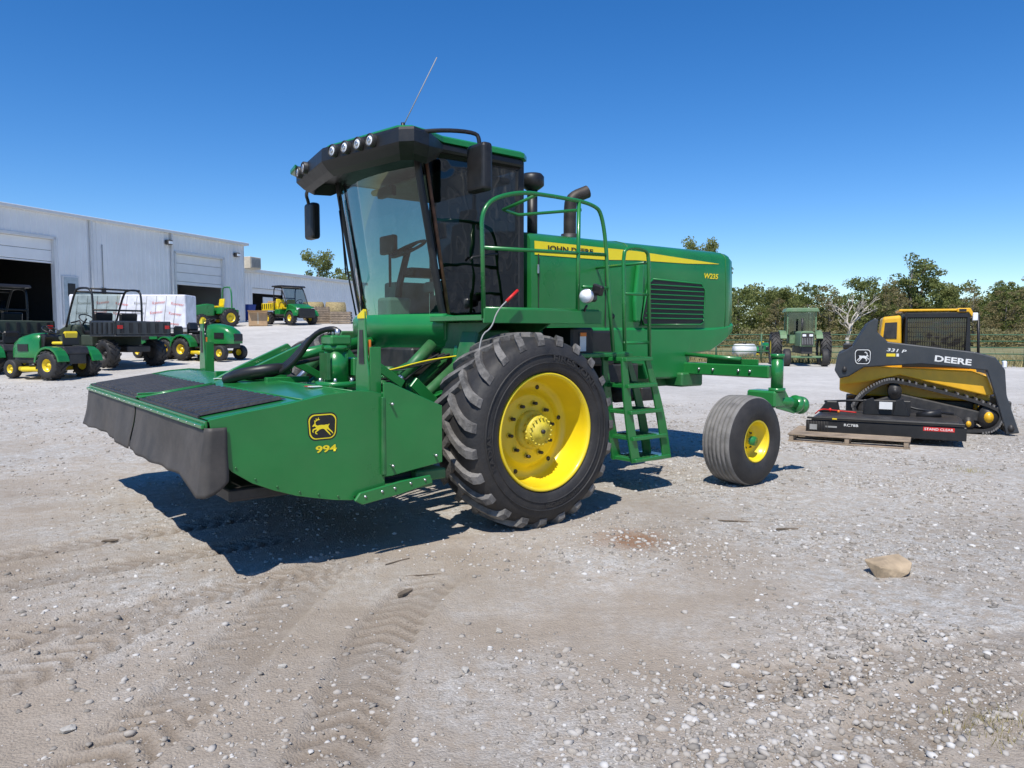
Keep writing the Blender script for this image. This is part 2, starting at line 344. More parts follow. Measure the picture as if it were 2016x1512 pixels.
def gen(r,n):
    Y=1.9+15*r.uniform(0,1,n)**1.6; X=(r.uniform(-.78,.78,n))*Y
    rt=X/Y>0.05
    dens=.36+.60*np.clip((X/Y+.15)/.45,0,1)
    nn=np.array([noise.noise(Vector((a*.8,b_*.8,3))) for a,b_ in zip(X,Y)]); dens=dens*(.55+1.5*np.clip(nn,-.35,.5))
    k=r.uniform(0,1,n)<dens; X,Y,rt=X[k],Y[k],rt[k]
    S=(.0028+.015*r.uniform(0,1,len(X))**5)*(1+.25*rt)+.0012*Y*.4
    big=r.uniform(0,1,len(X))<.005; S[big]=r.uniform(.013,.022,big.sum())
    Z=np.array([gh(a,b_) for a,b_ in zip(X,Y)])+S*.1
    return np.stack([X,Y,Z],1),S
stones('gravel',120000,gen,STONE,3)
def rock(c,s,seed,mat,label,sc=(1.3,.8,.55),rz=0,n=16):
    rd=random.Random(seed); bm=bmesh.new()
    for i in range(n):
        v=Vector((rd.uniform(-1,1),rd.uniform(-1,1),rd.uniform(-1,1))); v=v/max(abs(v.x),abs(v.y),abs(v.z))*rd.uniform(.8,1.0)
        bm.verts.new(Vector((v.x*sc[0],v.y*sc[1],v.z*sc[2]))*s)
    bmesh.ops.convex_hull(bm,input=bm.verts[:])
    for v in [v for v in bm.verts if not v.link_faces]: bm.verts.remove(v)
    bmesh.ops.bevel(bm,geom=bm.edges[:],offset=s*.05,segments=1,affect='EDGES',clamp_overlap=True)
    mb=MB(); mb.bm(bm,mat); o=obj(mb,'rock'); o.location=(c[0],c[1],gh(c[0],c[1])+s*sc[2]*.6); o.rotation_euler=(0,0,rz); return top(o,label,'rock')
SAND=mk('sandstone',(.42,.32,.21),.9,var=.3,scale=9,bump=1,bscale=22)
GREYR=mk('limestone',(.46,.43,.38),.9,var=.3,scale=14,bump=.6)
rock((2.53,4.93),.115,13,SAND,'tan sandstone block lying on gravel',sc=(1.35,.9,.55),rz=.25,n=22)
for c,s,k in (((-1.78,2.92),.026,1),((-.22,3.45),.022,5),((-.07,3.93),.026,8),((1.05,3.6),.02,12),((2.9,4.1),.026,13),((.62,3.15),.018,15),((-1.1,3.5),.018,16)):
    rock(c,s,k,GREYR,'small grey limestone rock on the dirt',rz=k)
DWOOD=mk('dark_wood',(.16,.125,.09),.9,var=.4,scale=20,bump=.8)
for (x_,y_,l_,w_,rz) in ((-.665,4.55,.075,.022,1.1),(2.25,6.05,.11,.014,.2),(1.95,6.3,.2,.010,-.1),(-.55,4.9,.16,.007,.3),(-.8,5.15,.12,.007,.9),(-3.1,5.7,.06,.015,.5)):
    mb=MB(); mb.prism([(-l_,-w_*.6),(-l_*.7,-w_),(l_*.9,-w_*.7),(l_,w_*.3),(l_*.2,w_),(-l_*.8,w_*.6)],'z',0,w_*.9,DWOOD,w_*.15); o=obj(mb,'wood_scrap'); o.location=(x_,y_,gh(x_,y_)); o.rotation_euler=(.05,.04,rz); top(o,'weathered splinter of wood on the dirt','wood scrap')
# ---------------------------------------------------------------- WINDROWER
WR=thing('windrower',(.254,6.07,0),math.radians(38),'large green self-propelled windrower with yellow wheels on gravel','farm machine')
def front_wheel(y0,side):
    c=Vector((.06,y0,.785)); ins=-side
    def P(r,h,t): return c+Vector((math.cos(t)*r,ins*h,math.sin(t)*r))
    mb=MB(); W_=.60
    prof=[(.485,.05),(.50,.02),(.53,.0),(.60,-.006),(.68,.005),(.735,.035),(.765,.075),(.778,.15),(.782,.30),(.778,.45),(.765,.53),(.735,.57),(.68,.60),(.60,.61),(.485,.56)]
    mb.lathe(prof,c,(0,ins,0),TYRE,72)
    for rr_ in (.575,.64): mb.lathe([(rr_-.006,-.002),(rr_,-.014),(rr_+.006,-.002)],c,(0,ins,0),TYRE,72)
    nl=23
    for k in range(nl):
        for sd_ in (0,1):
            t0=2*pi*(k+.5*sd_)/nl
            pts=[(.030,.735,.760,-.02),(.050,.760,.800,.0),(.12,.77,.816,.05),(.22,.775,.819,.14),(.34,.775,.819,.27)]
            V=[]
            for i,(h,ri,ro,dt) in enumerate(pts):
                hh=h-.012 if i==0 else h
                if sd_: hh=W_-hh
                wd=(.054,.054,.048,.044,.058)[i]
                dt=-dt
                for (q_,r_) in ((-1,ri-.02),(-.80,ro),(.80,ro),(1,ri-.02)): V.append(P(r_,hh,t0+dt+q_*wd*.95))
            F=[]
            for i in range(4):
                for j in range(3): F.append((i*4+j,i*4+j+1,(i+1)*4+j+1,(i+1)*4+j))
            F+= [(0,3,2,1),(16,17,18,19)]
            mb.add(V,F,TREAD)
    mb.v=[(x,y,max(z,-.005)) for x,y,z in mb.v]
    wb=MB(); wb.lathe([(.485,.56),(.47,.5),(.45,.40),(.45,.20)],c,(0,ins,0),YEL,64)
    wb.cyl(c+Vector((0,ins*.3,0)),c+Vector((0,ins*.7,0)),.2,GREEND,24)
    wo=obj(wb,'drive_wheel',WR)
    t_=obj(mb,'tyre',wo)
    for (txt,a0,rr_,h_) in (('FIRESTONE',math.radians(60),.615,.05),('600/65R28',math.radians(-75),.60,.035),('RADIAL',math.radians(190),.615,.04)):
        if side>0: break
        tx=textmesh('lettering',txt,wo,(0,0,0),(1,0,0),(0,1,0),h_,BLKM,width=h_*len(txt)*1.25,bold=.02)
        wdt=h_*len(txt)*1.25
        for v in tx.data.vertices:
            a=a0+(wdt/2-v.co.x)/rr_; r_=rr_+v.co.y-h_/2; v.co=c+Vector((math.cos(a)*r_,-.0115,math.sin(a)*r_))
    rb=MB()
    rb.lathe([(.485,.07),(.492,.03),(.488,.015),(.475,.015),(.462,.03),(.455,.07),(.452,.13),(.44,.17),(.43,.25),(.405,.29),(.33,.295),(.305,.255),(.28,.25),(.19,.25),(.17,.24),(.001,.24)],c,(0,ins,0),YEL,72)
    for k in range(6):
        t=2*pi*k/6+.2; rb.cyl(P(.37,.30,t),P(.37,.288,t),.02,BLKM,10)
    obj(rb,'rim',wo)
    hb=MB(); hb.lathe([(.165,.25),(.165,.20),(.15,.19),(.128,.17),(.128,.12),(.118,.105),(.075,.10),(.07,.085),(.03,.08),(.001,.08)],c,(0,ins,0),YELG,36)
    for k in range(18):
        t=2*pi*k/18; hb.cyl(P(.112,.115,t),P(.112,.09,t),.008,YELG,6)
    for k in range(14):
        t=2*pi*k/14; hb.cyl(P(.122,.17,t),P(.122,.13,t),.014,YELG,6)
    hb.cyl(P(0,.085,0),P(0,.06,0),.018,BLKM,8)
    for k in range(10):
        t=2*pi*k/10+.15; hb.cyl(P(.225,.25,t),P(.225,.20,t),.015,BLKM,6); hb.cyl(P(.225,.25,t),P(.225,.24,t),.024,YELG,10)
    obj(hb,'hub',wo)
front_wheel(0,-1); front_wheel(4.3,1)
mb=MB()
for y in (1.45,2.65): mb.box(-.35,3.6,y,y+.16,.95,1.22,GREEND,.01)
mb.box(-.1,.25,.62,3.66,.68,.92,GREEND,.02)
for s_ in (0,1):
    ya,yb_=(.64,.95) if s_==0 else (3.35,3.66)
    mb.prism([(-.22,.6),(.3,.6),(.34,1.3),(.2,1.62),(-.15,1.62),(-.28,1.2)],'y',ya+.06,yb_,GREEND,.015)
mb.box(.3,3.2,1.6,2.65,.82,1.5,BLKM,.02)
mb.box(-.4,.9,1.4,2.85,1.2,1.46,BLKM,.02)
mb.box(1.15,1.9,1.05,1.4,1.25,1.62,BLK,.02)
mb.box(.95,1.25,.7,1.15,1.15,1.65,BLK,.02)
mb.box(1.9,2.5,1.25,1.6,1.0,1.25,BLKM,.02)
mb.cyl((1.8,.95,.95),(2.35,.95,.95),.09,BLKM)
mb.box(2.0,2.25,.75,.95,.88,1.02,BLKM,.01)
chs=obj(mb,'chassis',WR)
mb=MB()
for y in (.95,1.25,3.0,3.3):
    mb.tube([(-.15,y,1.35),(-.55,y,1.05),(-1.1,y,.72)],.05,GREEND,8)
for y in (1.1,3.15):
    mb.rbox((-.62,y,.9),(1.1,.12,.16),Matrix.Rotation(-.25,3,'Y'),GREEN,.01)
    mb.cyl((-.3,y+.1,1.5),(-.9,y+.1,.95),.035,CHROME,10); mb.cyl((-.3,y+.1,1.5),(-.62,y+.1,1.21),.055,GREEND,12)
    mb.prism([(-.25,1.05),(-.1,1.7),(.1,1.7),(.15,1.0)],'y',y-.08,y-.03,GREEN,.006)
    mb.prism([(-1.25,.6),(-1.25,1.25),(-1.05,1.25),(-.75,.9),(-.75,.6)],'y',y-.1,y-.05,GREEN,.006)
mb.tube([(-.2,2.15,1.55),(-1.0,2.15,1.42),(-1.75,2.2,1.2)],.045,GREEN,10)
mb.tube([(-.55,2.15,1.5),(-1.3,2.18,1.36)],.06,GREEN,12)
mb.prism([(-1.95,1.15),(-1.72,1.27),(-1.2,1.5),(-1.15,1.45),(-1.4,1.15)],'y',2.35,2.39,GREEN,.006)
mb.prism([(-1.95,1.15),(-1.72,1.27),(-1.2,1.5),(-1.15,1.45),(-1.4,1.15)],'y',2.0,2.04,GREEN,.006)
mb.box(-1.12,-.95,.55,3.8,.95,1.1,GREEN,.012); mb.box(-1.1,-.95,.55,3.8,.5,.62,GREEN,.012)
mb.rbox((-.55,.82,1.02),(.5,.03,.10),Matrix.Rotation(.75,3,'Y'),GREEN,.006); mb.rbox((-.75,.80,.85),(.45,.03,.12),Matrix.Rotation(-.5,3,'Y'),GREEN,.006)
for (u,y,z,l_,a_) in ((-.95,.9,1.28,.4,.6),(-.7,1.35,1.2,.5,-.4),(-.85,1.6,1.3,.35,.9),(-.55,1.7,1.15,.5,.3),(-.9,2.7,1.25,.5,.5)):
    mb.rbox((u,y,z),(l_,.03,.07),Matrix.Rotation(a_,3,'Y'),GREEN,.005)
for (u,y,z) in ((-.85,1.2,1.15),(-.6,1.5,1.25),(-.75,2.4,1.2)): mb.cyl((u,y-.08,z),(u,y+.08,z),.045,GREEND,12); mb.cyl((u,y-.1,z),(u,y+.1,z),.018,CHROME,8)
for i in range(9):
    y=1.15+.09*i; mb.tube(smoothpath([(-.1,y,1.42),(-.45,y+.03,1.30-.02*i),(-.7,y*.9+.1,1.12+.03*(i%3)),(-1.2,1.0+.05*i,1.22)]),.014+.004*(i%2),BLK,6)
for i in range(4):
    mb.tube(smoothpath([(-.1,.98+.06*i,1.4),(-.5,1.0+.06*i,1.36-.03*i),(-.9,.95+.06*i,1.28),(-1.2,1.0,1.25)]),.007,(STRIPE if i==0 else BLKM if i<3 else CHROME),6)
obj(mb,'header_linkage',WR)
# header
hy0,hy1=.1,4.22
def deckz(u):
    return float(np.interp(u,[-2.6,-2.0,-1.83,-1.6,-1.4,-1.2],[1.065,1.15,1.18,1.195,1.165,1.12]))
mb=MB(); us=[-2.59,-2.4,-2.2,-2.0,-1.9,-1.83,-1.7,-1.6,-1.5,-1.4,-1.3,-1.2]
mb.grid([[(u,hy0+.012,deckz(u)-.012) ,(u,hy0+.02,deckz(u))]+[(u,y,deckz(u)+.008*math.sin((y-.1)/4.1*pi)) for y in np.linspace(.2,4.12,14)]+[(u,hy1-.02,deckz(u)),(u,hy1-.01,deckz(u)-.01)] for u in us],GREEN)
mb.box(-2.605,-2.59,.12,4.2,1.005,1.06,GREEN,.003)
mb.box(-2.45,-1.0,.2,4.12,.52,.6,BLKM,.01)
mb.box(-1.3,-1.0,.2,4.12,.55,1.12,GREEND,.01)
mb.cyl((-1.75,.25,.8),(-1.75,4.1,.8),.17,BLKM,16)
for u in (-1.98,-1.62): mb.cyl((u,.13,deckz(u)+.004),(u,4.15,deckz(u)+.004),.006,GREEN,6)
mb.box(-1.72,-1.35,1.5,1.56,deckz(-1.5),deckz(-1.5)+.05,GREEN,.006); mb.box(-1.8,-1.4,2.6,2.66,deckz(-1.5)-.01,deckz(-1.5)+.06,GREEN,.006)
hd=obj(mb,'mower_header',WR,'wide low green mower header with black curtains')
SP=[(-2.59,1.07),(-2.575,.95),(-2.54,.83),(-2.46,.735),(-2.34,.65),(-2.2,.585),(-2.05,.53),(-1.92,.497),(-1.78,.465),(-1.66,.447),(-1.4,.45),(-1.40,1.17),(-1.5,1.195),(-1.61,1.203),(-1.83,1.188),(-2.1,1.14),(-2.4,1.10)]
for a,b_ in ((.085,.10),(4.22,4.235)):
    mb=MB(); mb.prism(SP,'y',a,b_,GREEN,.003); obj(mb,'side_panel',hd)
mb=MB(); mb.prism([(-1.415,1.25),(-1.36,1.25),(-.93,1.06),(-.93,.64),(-1.36,.585),(-1.415,.585)],'y',.062,.078,GREEN,.004)
mb.box(-1.43,-1.405,.055,.083,.6,1.15,GREEND,.004)
mb.prism([(-1.66,.45),(-1.62,.50),(-1.3,.545),(-1.05,.56),(-1.03,.50),(-1.3,.45),(-1.6,.415)],'y',.035,.06,GREEN,.006)
mb.box(-1.4,-1.02,.05,.3,.47,.53,GREEND,.01); mb.box(-1.12,-.86,.12,.5,.5,.58,GREEND,.01)
for u,z in ((-1.58,.47),(-1.45,.49),(-1.35,.5),(-1.22,.52),(-1.1,.53),(-1.36,.66),(-1.36,1.1),(-1.0,.7)): mb.cyl((u,.06,z),(u,.028,z),.009,CHROME,8)
for i in range(10):
    u,z=SP[1+i] if i<9 else SP[9]; mb.cyl((u+.02,.085,z+.025),(u+.02,.078,z+.025),.007,GREEND,6)
obj(mb,'end_shield',hd)
for (a,b_) in ((.30,1.92),(2.06,4.1)):
    mb=MB(); us_=(-2.585,-2.45,-2.3,-2.15,-2.02)
    mb.grid([[(u,y,deckz(u)+.010) for y in np.linspace(a,b_,6)] for u in us_],RUB)
    n_=int((b_-a)/.13)
    for i in range(n_):
        ya=a+.03+i*(b_-a-.06)/n_; yb_=ya+.075
        rows=[]
        for k,u in enumerate((-2.575,-2.57,-2.45,-2.30,-2.15,-2.05,-2.045)):
            hh=.010 if k in (0,6) else .026
            rows.append([(u,ya,deckz(u)+.010),(u,ya+.010,deckz(u)+hh),(u,yb_-.010,deckz(u)+hh),(u,yb_,deckz(u)+.010)])
        mb.grid(rows,RUB,False)
    mb.box(-2.6,-2.585,a,b_,1.06,1.082,RUB,.003)
    obj(mb,'rubber_mat',hd)
mb=MB()
mb.box(-2.60,-1.9,1.975,2.005,1.10,1.115,GREEN,.004)
for y in (1.95,2.03): mb.tube([(-2.6,y,deckz(-2.6)+.015),(-2.0,y,deckz(-2)+.015)],.010,GREEN,6)
mb.box(-2.63,-2.605,.12,4.2,1.012,1.04,GREEN,.005)
for i in range(21): mb.cyl((-2.625,.25+i*.19,1.028),(-2.634,.25+i*.19,1.028),.006,CHROME,6)
obj(mb,'curtain_clamp',hd)
def curtain(a,b_,seed,corner=False):
    mb=MB(); rows=[]
    for i in range(17):
        t=i/16; z=1.02-(.35)*t; row=[]
        for y in np.linspace(a,b_,70):
            u=-2.612-.055*t**1.3-.016*t*math.sin(y*4.3+seed)-.006*t*math.sin(y*15+seed*2)-.008*math.sin(t*5+y*2)*t
            e=.016*t*noise.noise(Vector((y*3,seed,0)))
            if corner: e+=.075*t*math.exp(-((y-a)/.2)**2)
            row.append((u,y,z-e+.006*math.sin(y*3+seed)*t))
        if corner:
            x0=row[0]; side=[]
            for k in range(6,0,-1):
                q_=k/6; uu=x0[0]+.12*q_+.06*q_*t; side.append((uu,a-.03-.012*t*math.sin(q_*pi)-.02*t,x0[2]+.09*t*q_*q_))
            row=side+row
        rows.append(row)
    mb.grid(rows,CURT); o=obj(mb,'curtain',hd)
    md=o.modifiers.new('s','SOLIDIFY'); md.thickness=.004; return o
curtain(.10,1.98,1,True); curtain(2.02,4.2,4)
for y in (.22,4.1):
    mb=MB()
    mb.prism([(y-.10,1.17),(y+.10,1.17),(y+.10,1.30),(y+.075,1.42),(y+.045,1.72),(y-.045,1.76),(y-.075,1.42),(y-.10,1.30)],'x',-1.50,-1.485,GREEN,.003)
    mb.box(-1.485,-1.40,y-.10,y-.085,1.15,1.5,GREEN,.003)
    mb.box(-1.485,-1.40,y+.085,y+.10,1.15,1.4,GREEN,.003)
    mb.prism([(y-.04,1.38),(y+.04,1.38),(y+.025,1.62),(y-.025,1.62)],'x',-1.504,-1.5005,BLKM,.0)
    po=obj(mb,'marker_post',hd)
    mb=MB(); mb.prism([(y-.049,1.70),(y+.047,1.70),(y+.045,1.725),(y-.045,1.765)],'x',-1.507,-1.482,STRIPE,.001)
    obj(mb,'reflector',po)
    mb=MB(); mb.box(-1.47,-1.455,y-.06,y-.045,1.4,1.55,ORNG,.002); obj(mb,'reflector',po)
mb=MB(); c=(-1.33,1.0)
mb.cyl((c[0],c[1],1.17),(c[0],c[1],1.21),.17,GREEN,20); mb.cyl((c[0],c[1],1.21),(c[0],c[1],1.46),.095,GREEN,20); mb.cyl((c[0],c[1],1.46),(c[0],c[1],1.50),.115,GREEN,6)
mb.box(c[0]-.09,c[0]+.09,c[1]-.1,c[1]+.1,1.50,1.58,GREEN,.015)
for k in range(8): mb.box(c[0]-.115+.0,c[0]-.09,c[1]-.08+k*.02,c[1]-.073+k*.02,1.23,1.44,GREEND,0)
for k in range(6):
    t=k*pi/3; mb.cyl((c[0]+.14*math.cos(t),c[1]+.14*math.sin(t),1.2),(c[0]+.14*math.cos(t),c[1]+.14*math.sin(t),1.24),.014,CHROME,6)
mb.box(c[0]+.1,c[0]+.2,c[1]-.1,c[1]+.05,1.25,1.4,GREEN,.01)
for dy in (-.07,.0,.07): mb.cyl((c[0]-.02,c[1]+dy,1.57),(c[0]-.02,c[1]+dy,1.63),.022,CHROME,8)
obj(mb,'drive_motor',hd)
mb=MB()
for i in range(4):
    dy=.045*i
    mb.tube(smoothpath([(-1.33,.93+dy,1.60),(-1.37,.97+dy,1.64),(-1.45,1.15+dy,1.60-.02*i),(-1.5,1.4+dy,1.36),(-1.6,1.62+dy,1.24),(-1.78,1.8+dy*1.3,1.215),(-1.68,2.05+dy,1.23),(-1.3,2.1+dy,1.3),(-.8,2.1+dy,1.4),(-.3,2.0,1.45)],2),.022,BLK,8)
mb.tube(smoothpath([(-1.9,1.95,1.2),(-1.86,1.7,1.26),(-1.6,1.55,1.3),(-1.45,1.75,1.28)],2),.05,BLK,10)
obj(mb,'hydraulic_hose',hd)
logo(hd,(-1.862,.085,.975),(1,0,0),(0,0,1),(0,-1,0),.205,.175,BLK,STRIPE)
textmesh('lettering','994',hd,(-1.915,.081,.80),(1,0,0),(0,0,1),.048,STRIPE,width=.15,bold=.03)
boxes('warning_decal',hd,[(u,u+a,y,y+b_,deckz(u+a/2)+.012,deckz(u+a/2)+.016,mt) for (u,y,a,b_,mt) in ((-1.72,.6,.09,.06,WHT),(-1.72,.665,.05,.06,RED),(-1.9,2.3,.08,.05,WHT))])
# cab ------------------------------------------------------------
def cu(z): return float(np.interp(z,[1.7,3.25],[-.12,-.40]))
mb=MB()
for y in (1.3,2.92):
    s_=1 if y<2 else -1
    P=smoothpath([(cu(3.3),y,3.3),(cu(3.0)-.01,y,3.0),(cu(2.4)+.0,y,2.4),(cu(1.7),y,1.7),(.0,y,1.5)],1)
    mb.tube(P,.035,BLK,8)
    mb.tube([(cu(3.3)+.09,y-.02*s_,3.2),(cu(1.7)+.06,y-.02*s_,1.7)],.016,RUST if y<2 else BLK,6)
    mb.box(.76,.84,y-.02,y+.05,1.5,3.3,BLK,.015)
    mb.prism([(-.12,1.46),(-.14,1.74),(.84,1.80),(.84,1.46)],'y',y-.012,y+.03,BLK,.01)
    mb.box(-.36,.84,y-.01,y+.04,3.18,3.3,BLK,.01)
mb.box(-.1,.84,1.33,2.93,1.46,1.56,BLK,.01)
mb.box(.80,.84,1.33,2.93,1.5,2.2,BLK,.01)
mb.box(.80,.83,2.1,2.14,2.2,3.2,BLK,.005)
mb.tube([(.15,1.262,2.28),(.18,1.25,2.31),(.45,1.25,2.36),(.48,1.262,2.36)],.012,BLK,6)
mb.prism([(-.1,1.55),(-.08,1.72),(.02,1.70),(.35,1.52),(.35,1.46)],'y',1.20,1.285,BLK,.01)
cab=obj(mb,'cab',WR,'tall black framed glass operator cab')
mb=MB(); rows=[]
for z in np.linspace(1.76,3.24,14):
    rows.append([(cu(z)-.26*(1-((y-2.12)/.80)**2)*(1-.25*(z-1.76)/1.5),y,z+.0) for y in np.linspace(1.32,2.92,20)])
mb.grid(rows,GW); obj(mb,'windshield',cab)
mb=MB(); mb.add([(cu(3.2)+.05,1.29,3.2),(cu(1.78)+.04,1.29,1.77),(.78,1.29,1.82),(.78,1.29,3.2)],[(0,1,2,3)],GD); obj(mb,'side_window',cab,'dark reflective door glass')
mb=MB(); mb.add([(cu(3.2)+.05,2.96,3.2),(cu(1.78)+.04,2.96,1.77),(.78,2.96,1.82),(.78,2.96,3.2)],[(0,1,2,3)],GV); obj(mb,'side_window',cab)
mb=MB(); mb.add([(.82,1.35,2.2),(.82,2.9,2.2),(.82,2.9,3.2),(.82,1.35,3.2)],[(0,1,2,3)],GV); obj(mb,'rear_window',cab)
mb=MB(); rows=[]
def apu(y,o_): return -.12-.28*(1-((y-2.12)/.95)**2)+o_
for z,o_,sg in ((1.36,.14,.08),(1.40,.05,.05),(1.46,.00,.02),(1.54,-.01,0),(1.545,-.03,0),(1.66,-.045,0),(1.74,-.04,0),(1.775,-.005,0)):
    rows.append([(apu(y,o_),y,z+sg*((y-2.12)/.95)**2) for y in np.linspace(1.2,3.04,24)])
mb.grid(rows,GREEN2)
for ya,yb_ in ((1.2,1.24),(3.0,3.04)): mb.prism([(-.17,1.54),(-.17,1.775),(.10,1.74),(.14,1.62),(.10,1.46),(-.10,1.44)],'y',ya,yb_,GREEN2,.012,2)
rows=[[(apu(y,o_),y,z) for y in np.linspace(1.2,3.04,24)] for z,o_ in ((1.775,-.005),(1.765,.25))]
mb.grid(rows,GREEN2)
obj(mb,'front_apron',cab)
mb=MB(); mb.tube([(-.36,2.6,1.78),(-.42,2.65,2.2),(-.52,2.62,2.85)],.009,BLK,6); mb.tube([(-.46,2.62,2.2),(-.52,2.62,3.0)],.008,BLK,6); obj(mb,'wiper',cab)
RO=[(-.93,2.12),(-.90,1.95),(-.73,1.02),(-.64,.92),(-.45,.99),(-.2,1.16),(.76,1.22),(.84,1.32),(.84,2.95),(.76,3.05),(-.2,3.1),(-.45,3.25),(-.64,3.32),(-.73,3.22),(-.90,2.29)]
def sc_(P,k): return [((a-.0)*k,(b-2.12)*k+2.12) for a,b in P]
def loftz(mb,secs,m):
    n=len(secs[0][0]); V=[];F=[]
    for P,z in secs:
        zz=z if isinstance(z,list) else [z]*n
        V+=[(p[0],p[1],q_) for p,q_ in zip(P,zz)]
    for i in range(len(secs)-1):
        for j in range(n): F.append((i*n+j,i*n+(j+1)%n,(i+1)*n+(j+1)%n,(i+1)*n+j))
    F.append(tuple(range(n))[::-1]); F.append(tuple((len(secs)-1)*n+j for j in range(n)))
    bm=bmesh.new(); vs=[bm.verts.new(v) for v in V]
    for f in F: bm.faces.new([vs[i] for i in f])
    mb.bm(bm,m)
mb=MB()
fr=[p[0]<-.4 for p in RO]
zb1=[3.08 if f else 3.19 for f in fr]; zb2=[3.12 if f else 3.22 for f in fr]; zb3=[3.20 if f else 3.24 for f in fr]
loftz(mb,[(sc_(RO,.80),3.185),(sc_(RO,.87),zb1),(sc_(RO,.93),zb2),(sc_(RO,.985),[z-.02 for z in zb3]),(sc_(RO,1.0),zb3),(sc_(RO,.998),[3.30 if f else 3.28 for f in fr]),(sc_(RO,.985),[3.325 if f else 3.295 for f in fr]),(sc_(RO,.95),[3.330 if f else 3.30 for f in fr])],BLK)
rf=obj(mb,'roof',cab,'black roof with green top and work lights')
mb=MB(); RC=[(-.875,2.12),(-.84,1.93),(-.70,1.10),(-.60,1.02),(-.42,1.06),(-.2,1.155),(.76,1.19),(.87,1.29),(.87,2.98),(.76,3.08),(-.2,3.12),(-.42,3.2),(-.60,3.22),(-.70,3.14),(-.84,2.31)]
fc_=[p[0]<-.4 for p in RC]
loftz(mb,[(RC,[3.331 if f else 3.302 for f in fc_]),(RC,3.345),(sc_(RC,.97),3.365),(sc_(RC,.8),3.385)],GREEN2)
obj(mb,'roof_cover',rf)
mb=MB(); y0=3.20
mb.prism([(-.84,y0-.22),(-.765,y0+.10),(-.64,y0+.22),(-.60,y0+.05)],'z',3.29,3.345,GREEN2,.012); obj(mb,'visor_tip',rf)
def worklight(parent,c,d,r):
    c=Vector(c); d=Vector(d).normalized(); mb=MB()
    mb.lathe([(r*1.25,-.05),(r*1.25,.02),(r*1.05,.03),(r*.98,.014)],c,d,BLKM,20)
    mb.lathe([(r*1.0,.015),(r*.7,.022),(.001,.026)],c,d,LAMP,20)
    mb.lathe([(r*.5,.0265),(r*.45,.030),(r*.2,.030)],c,d,CHROME,16)
    obj(mb,'work_light',parent)
for t in (.14,.31,.48,.64):
    u=-.92+.19*t; y=2.06-1.10*t
    worklight(rf,(u-.012,y,3.262),(-.97,-.2,0.0),.047)
for t in (.50,.72):
    u=-.92+.19*t; y=2.18+1.10*t
    worklight(rf,(u-.012,y,3.255),(-.97,.10,0),.05)
def mirror(path,c,w_,h_,lab):
    mb=MB(); mb.tube(smoothpath(path,2),.019,BLK,8); o=obj(mb,'mirror',WR,lab)
    mb=MB(); cx,cy,cz=c
    mb.prism([(cy-w_/2,cz-h_/2),(cy+w_/2,cz-h_/2),(cy+w_/2,cz+h_/2),(cy-w_/2,cz+h_/2)],'x',cx-.055,cx+.055,BLK,.035,3)
    obj(mb,'mirror_housing',o)
mirror([(-.60,1.05,3.30),(-.3,.95,3.35),(-.02,.90,3.36),(.0,.88,3.30),(.0,.88,3.2)],(.0,.88,3.05),.27,.42,'black side mirror on a curved arm')
mirror([(-.6,3.2,3.15),(-.55,3.4,3.12),(-.5,3.45,3.05),(-.48,3.45,2.9)],(-.46,3.45,2.84),.22,.40,'black side mirror on a short arm')
mb=MB(); mb.cyl((-.63,1.12,3.33),(-.63,1.12,3.39),.018,BLK,8); mb.tube([(-.63,1.12,3.36),(-.36,1.0,3.96)],.0045,LGREY,5)
obj(mb,'antenna',WR)
mb=MB(); mb.cyl((-.2,1.5,3.37),(-.2,1.5,3.44),.015,BLK,8); mb.cyl((-.2,1.5,3.44),(-.2,1.5,3.47),.025,BLK,8); obj(mb,'beacon_mount',WR)
mb=MB()
mb.box(.30,.70,1.85,2.35,2.02,2.14,GREYS,.03,2); mb.rbox((.68,2.1,2.45),(.12,.48,.65),Matrix.Rotation(.12,3,'Y'),GREYS,.03); mb.box(.35,.65,1.95,2.25,1.55,2.02,BLK,.02)
mb.rbox((.72,2.1,2.83),(.08,.26,.16),Matrix.Rotation(.12,3,'Y'),GREYS,.02)
mb.box(.2,.7,1.65,1.78,2.2,2.27,BLK,.02); mb.box(.2,.7,2.42,2.62,2.2,2.3,BLK,.02)
st=obj(mb,'seat',cab)
mb=MB(); R=Matrix.Rotation(-.5,3,'Y'); cc=Vector((-.02,2.1,2.45))
mb.tube([cc+R@Vector((.19*math.cos(t),.19*math.sin(t),0)) for t in np.linspace(0,2*pi,25)],.016,BLK,6)
for t in (0.3,2.4,4.5): mb.tube([cc,cc+R@Vector((.18*math.cos(t),.18*math.sin(t),0))],.012,BLK,6)
mb.tube([cc,(-.12,2.1,2.1),(-.2,2.1,1.6)],.035,BLK,8); mb.box(-.32,-.05,1.98,2.22,1.56,1.95,LGREY,.03,2)
obj(mb,'steering_wheel',cab)
mb=MB(); mb.box(.05,.12,2.55,2.85,2.45,2.65,BLK,.015); mb.tube([(.1,2.7,2.1),(.1,2.7,2.5)],.015,BLK,6); mb.box(.1,.55,2.6,2.85,1.56,2.15,LGREY,.03,2)
mb.box(.0,.06,1.5,1.62,2.5,2.65,BLK,.01)
mb.box(-.05,.76,1.4,2.85,3.08,3.14,GREYS,.02); mb.box(-.26,-.2,2.0,2.3,2.95,3.05,BLK,.01)
mb.box(.0,.3,1.5,1.75,1.56,2.0,BLK,.02)
obj(mb,'control_console',cab)
mb=MB(); mb.box(-.135,-.133,1.36,1.43,1.95,2.12,WHT,0); obj(mb,'paper_tag',cab)
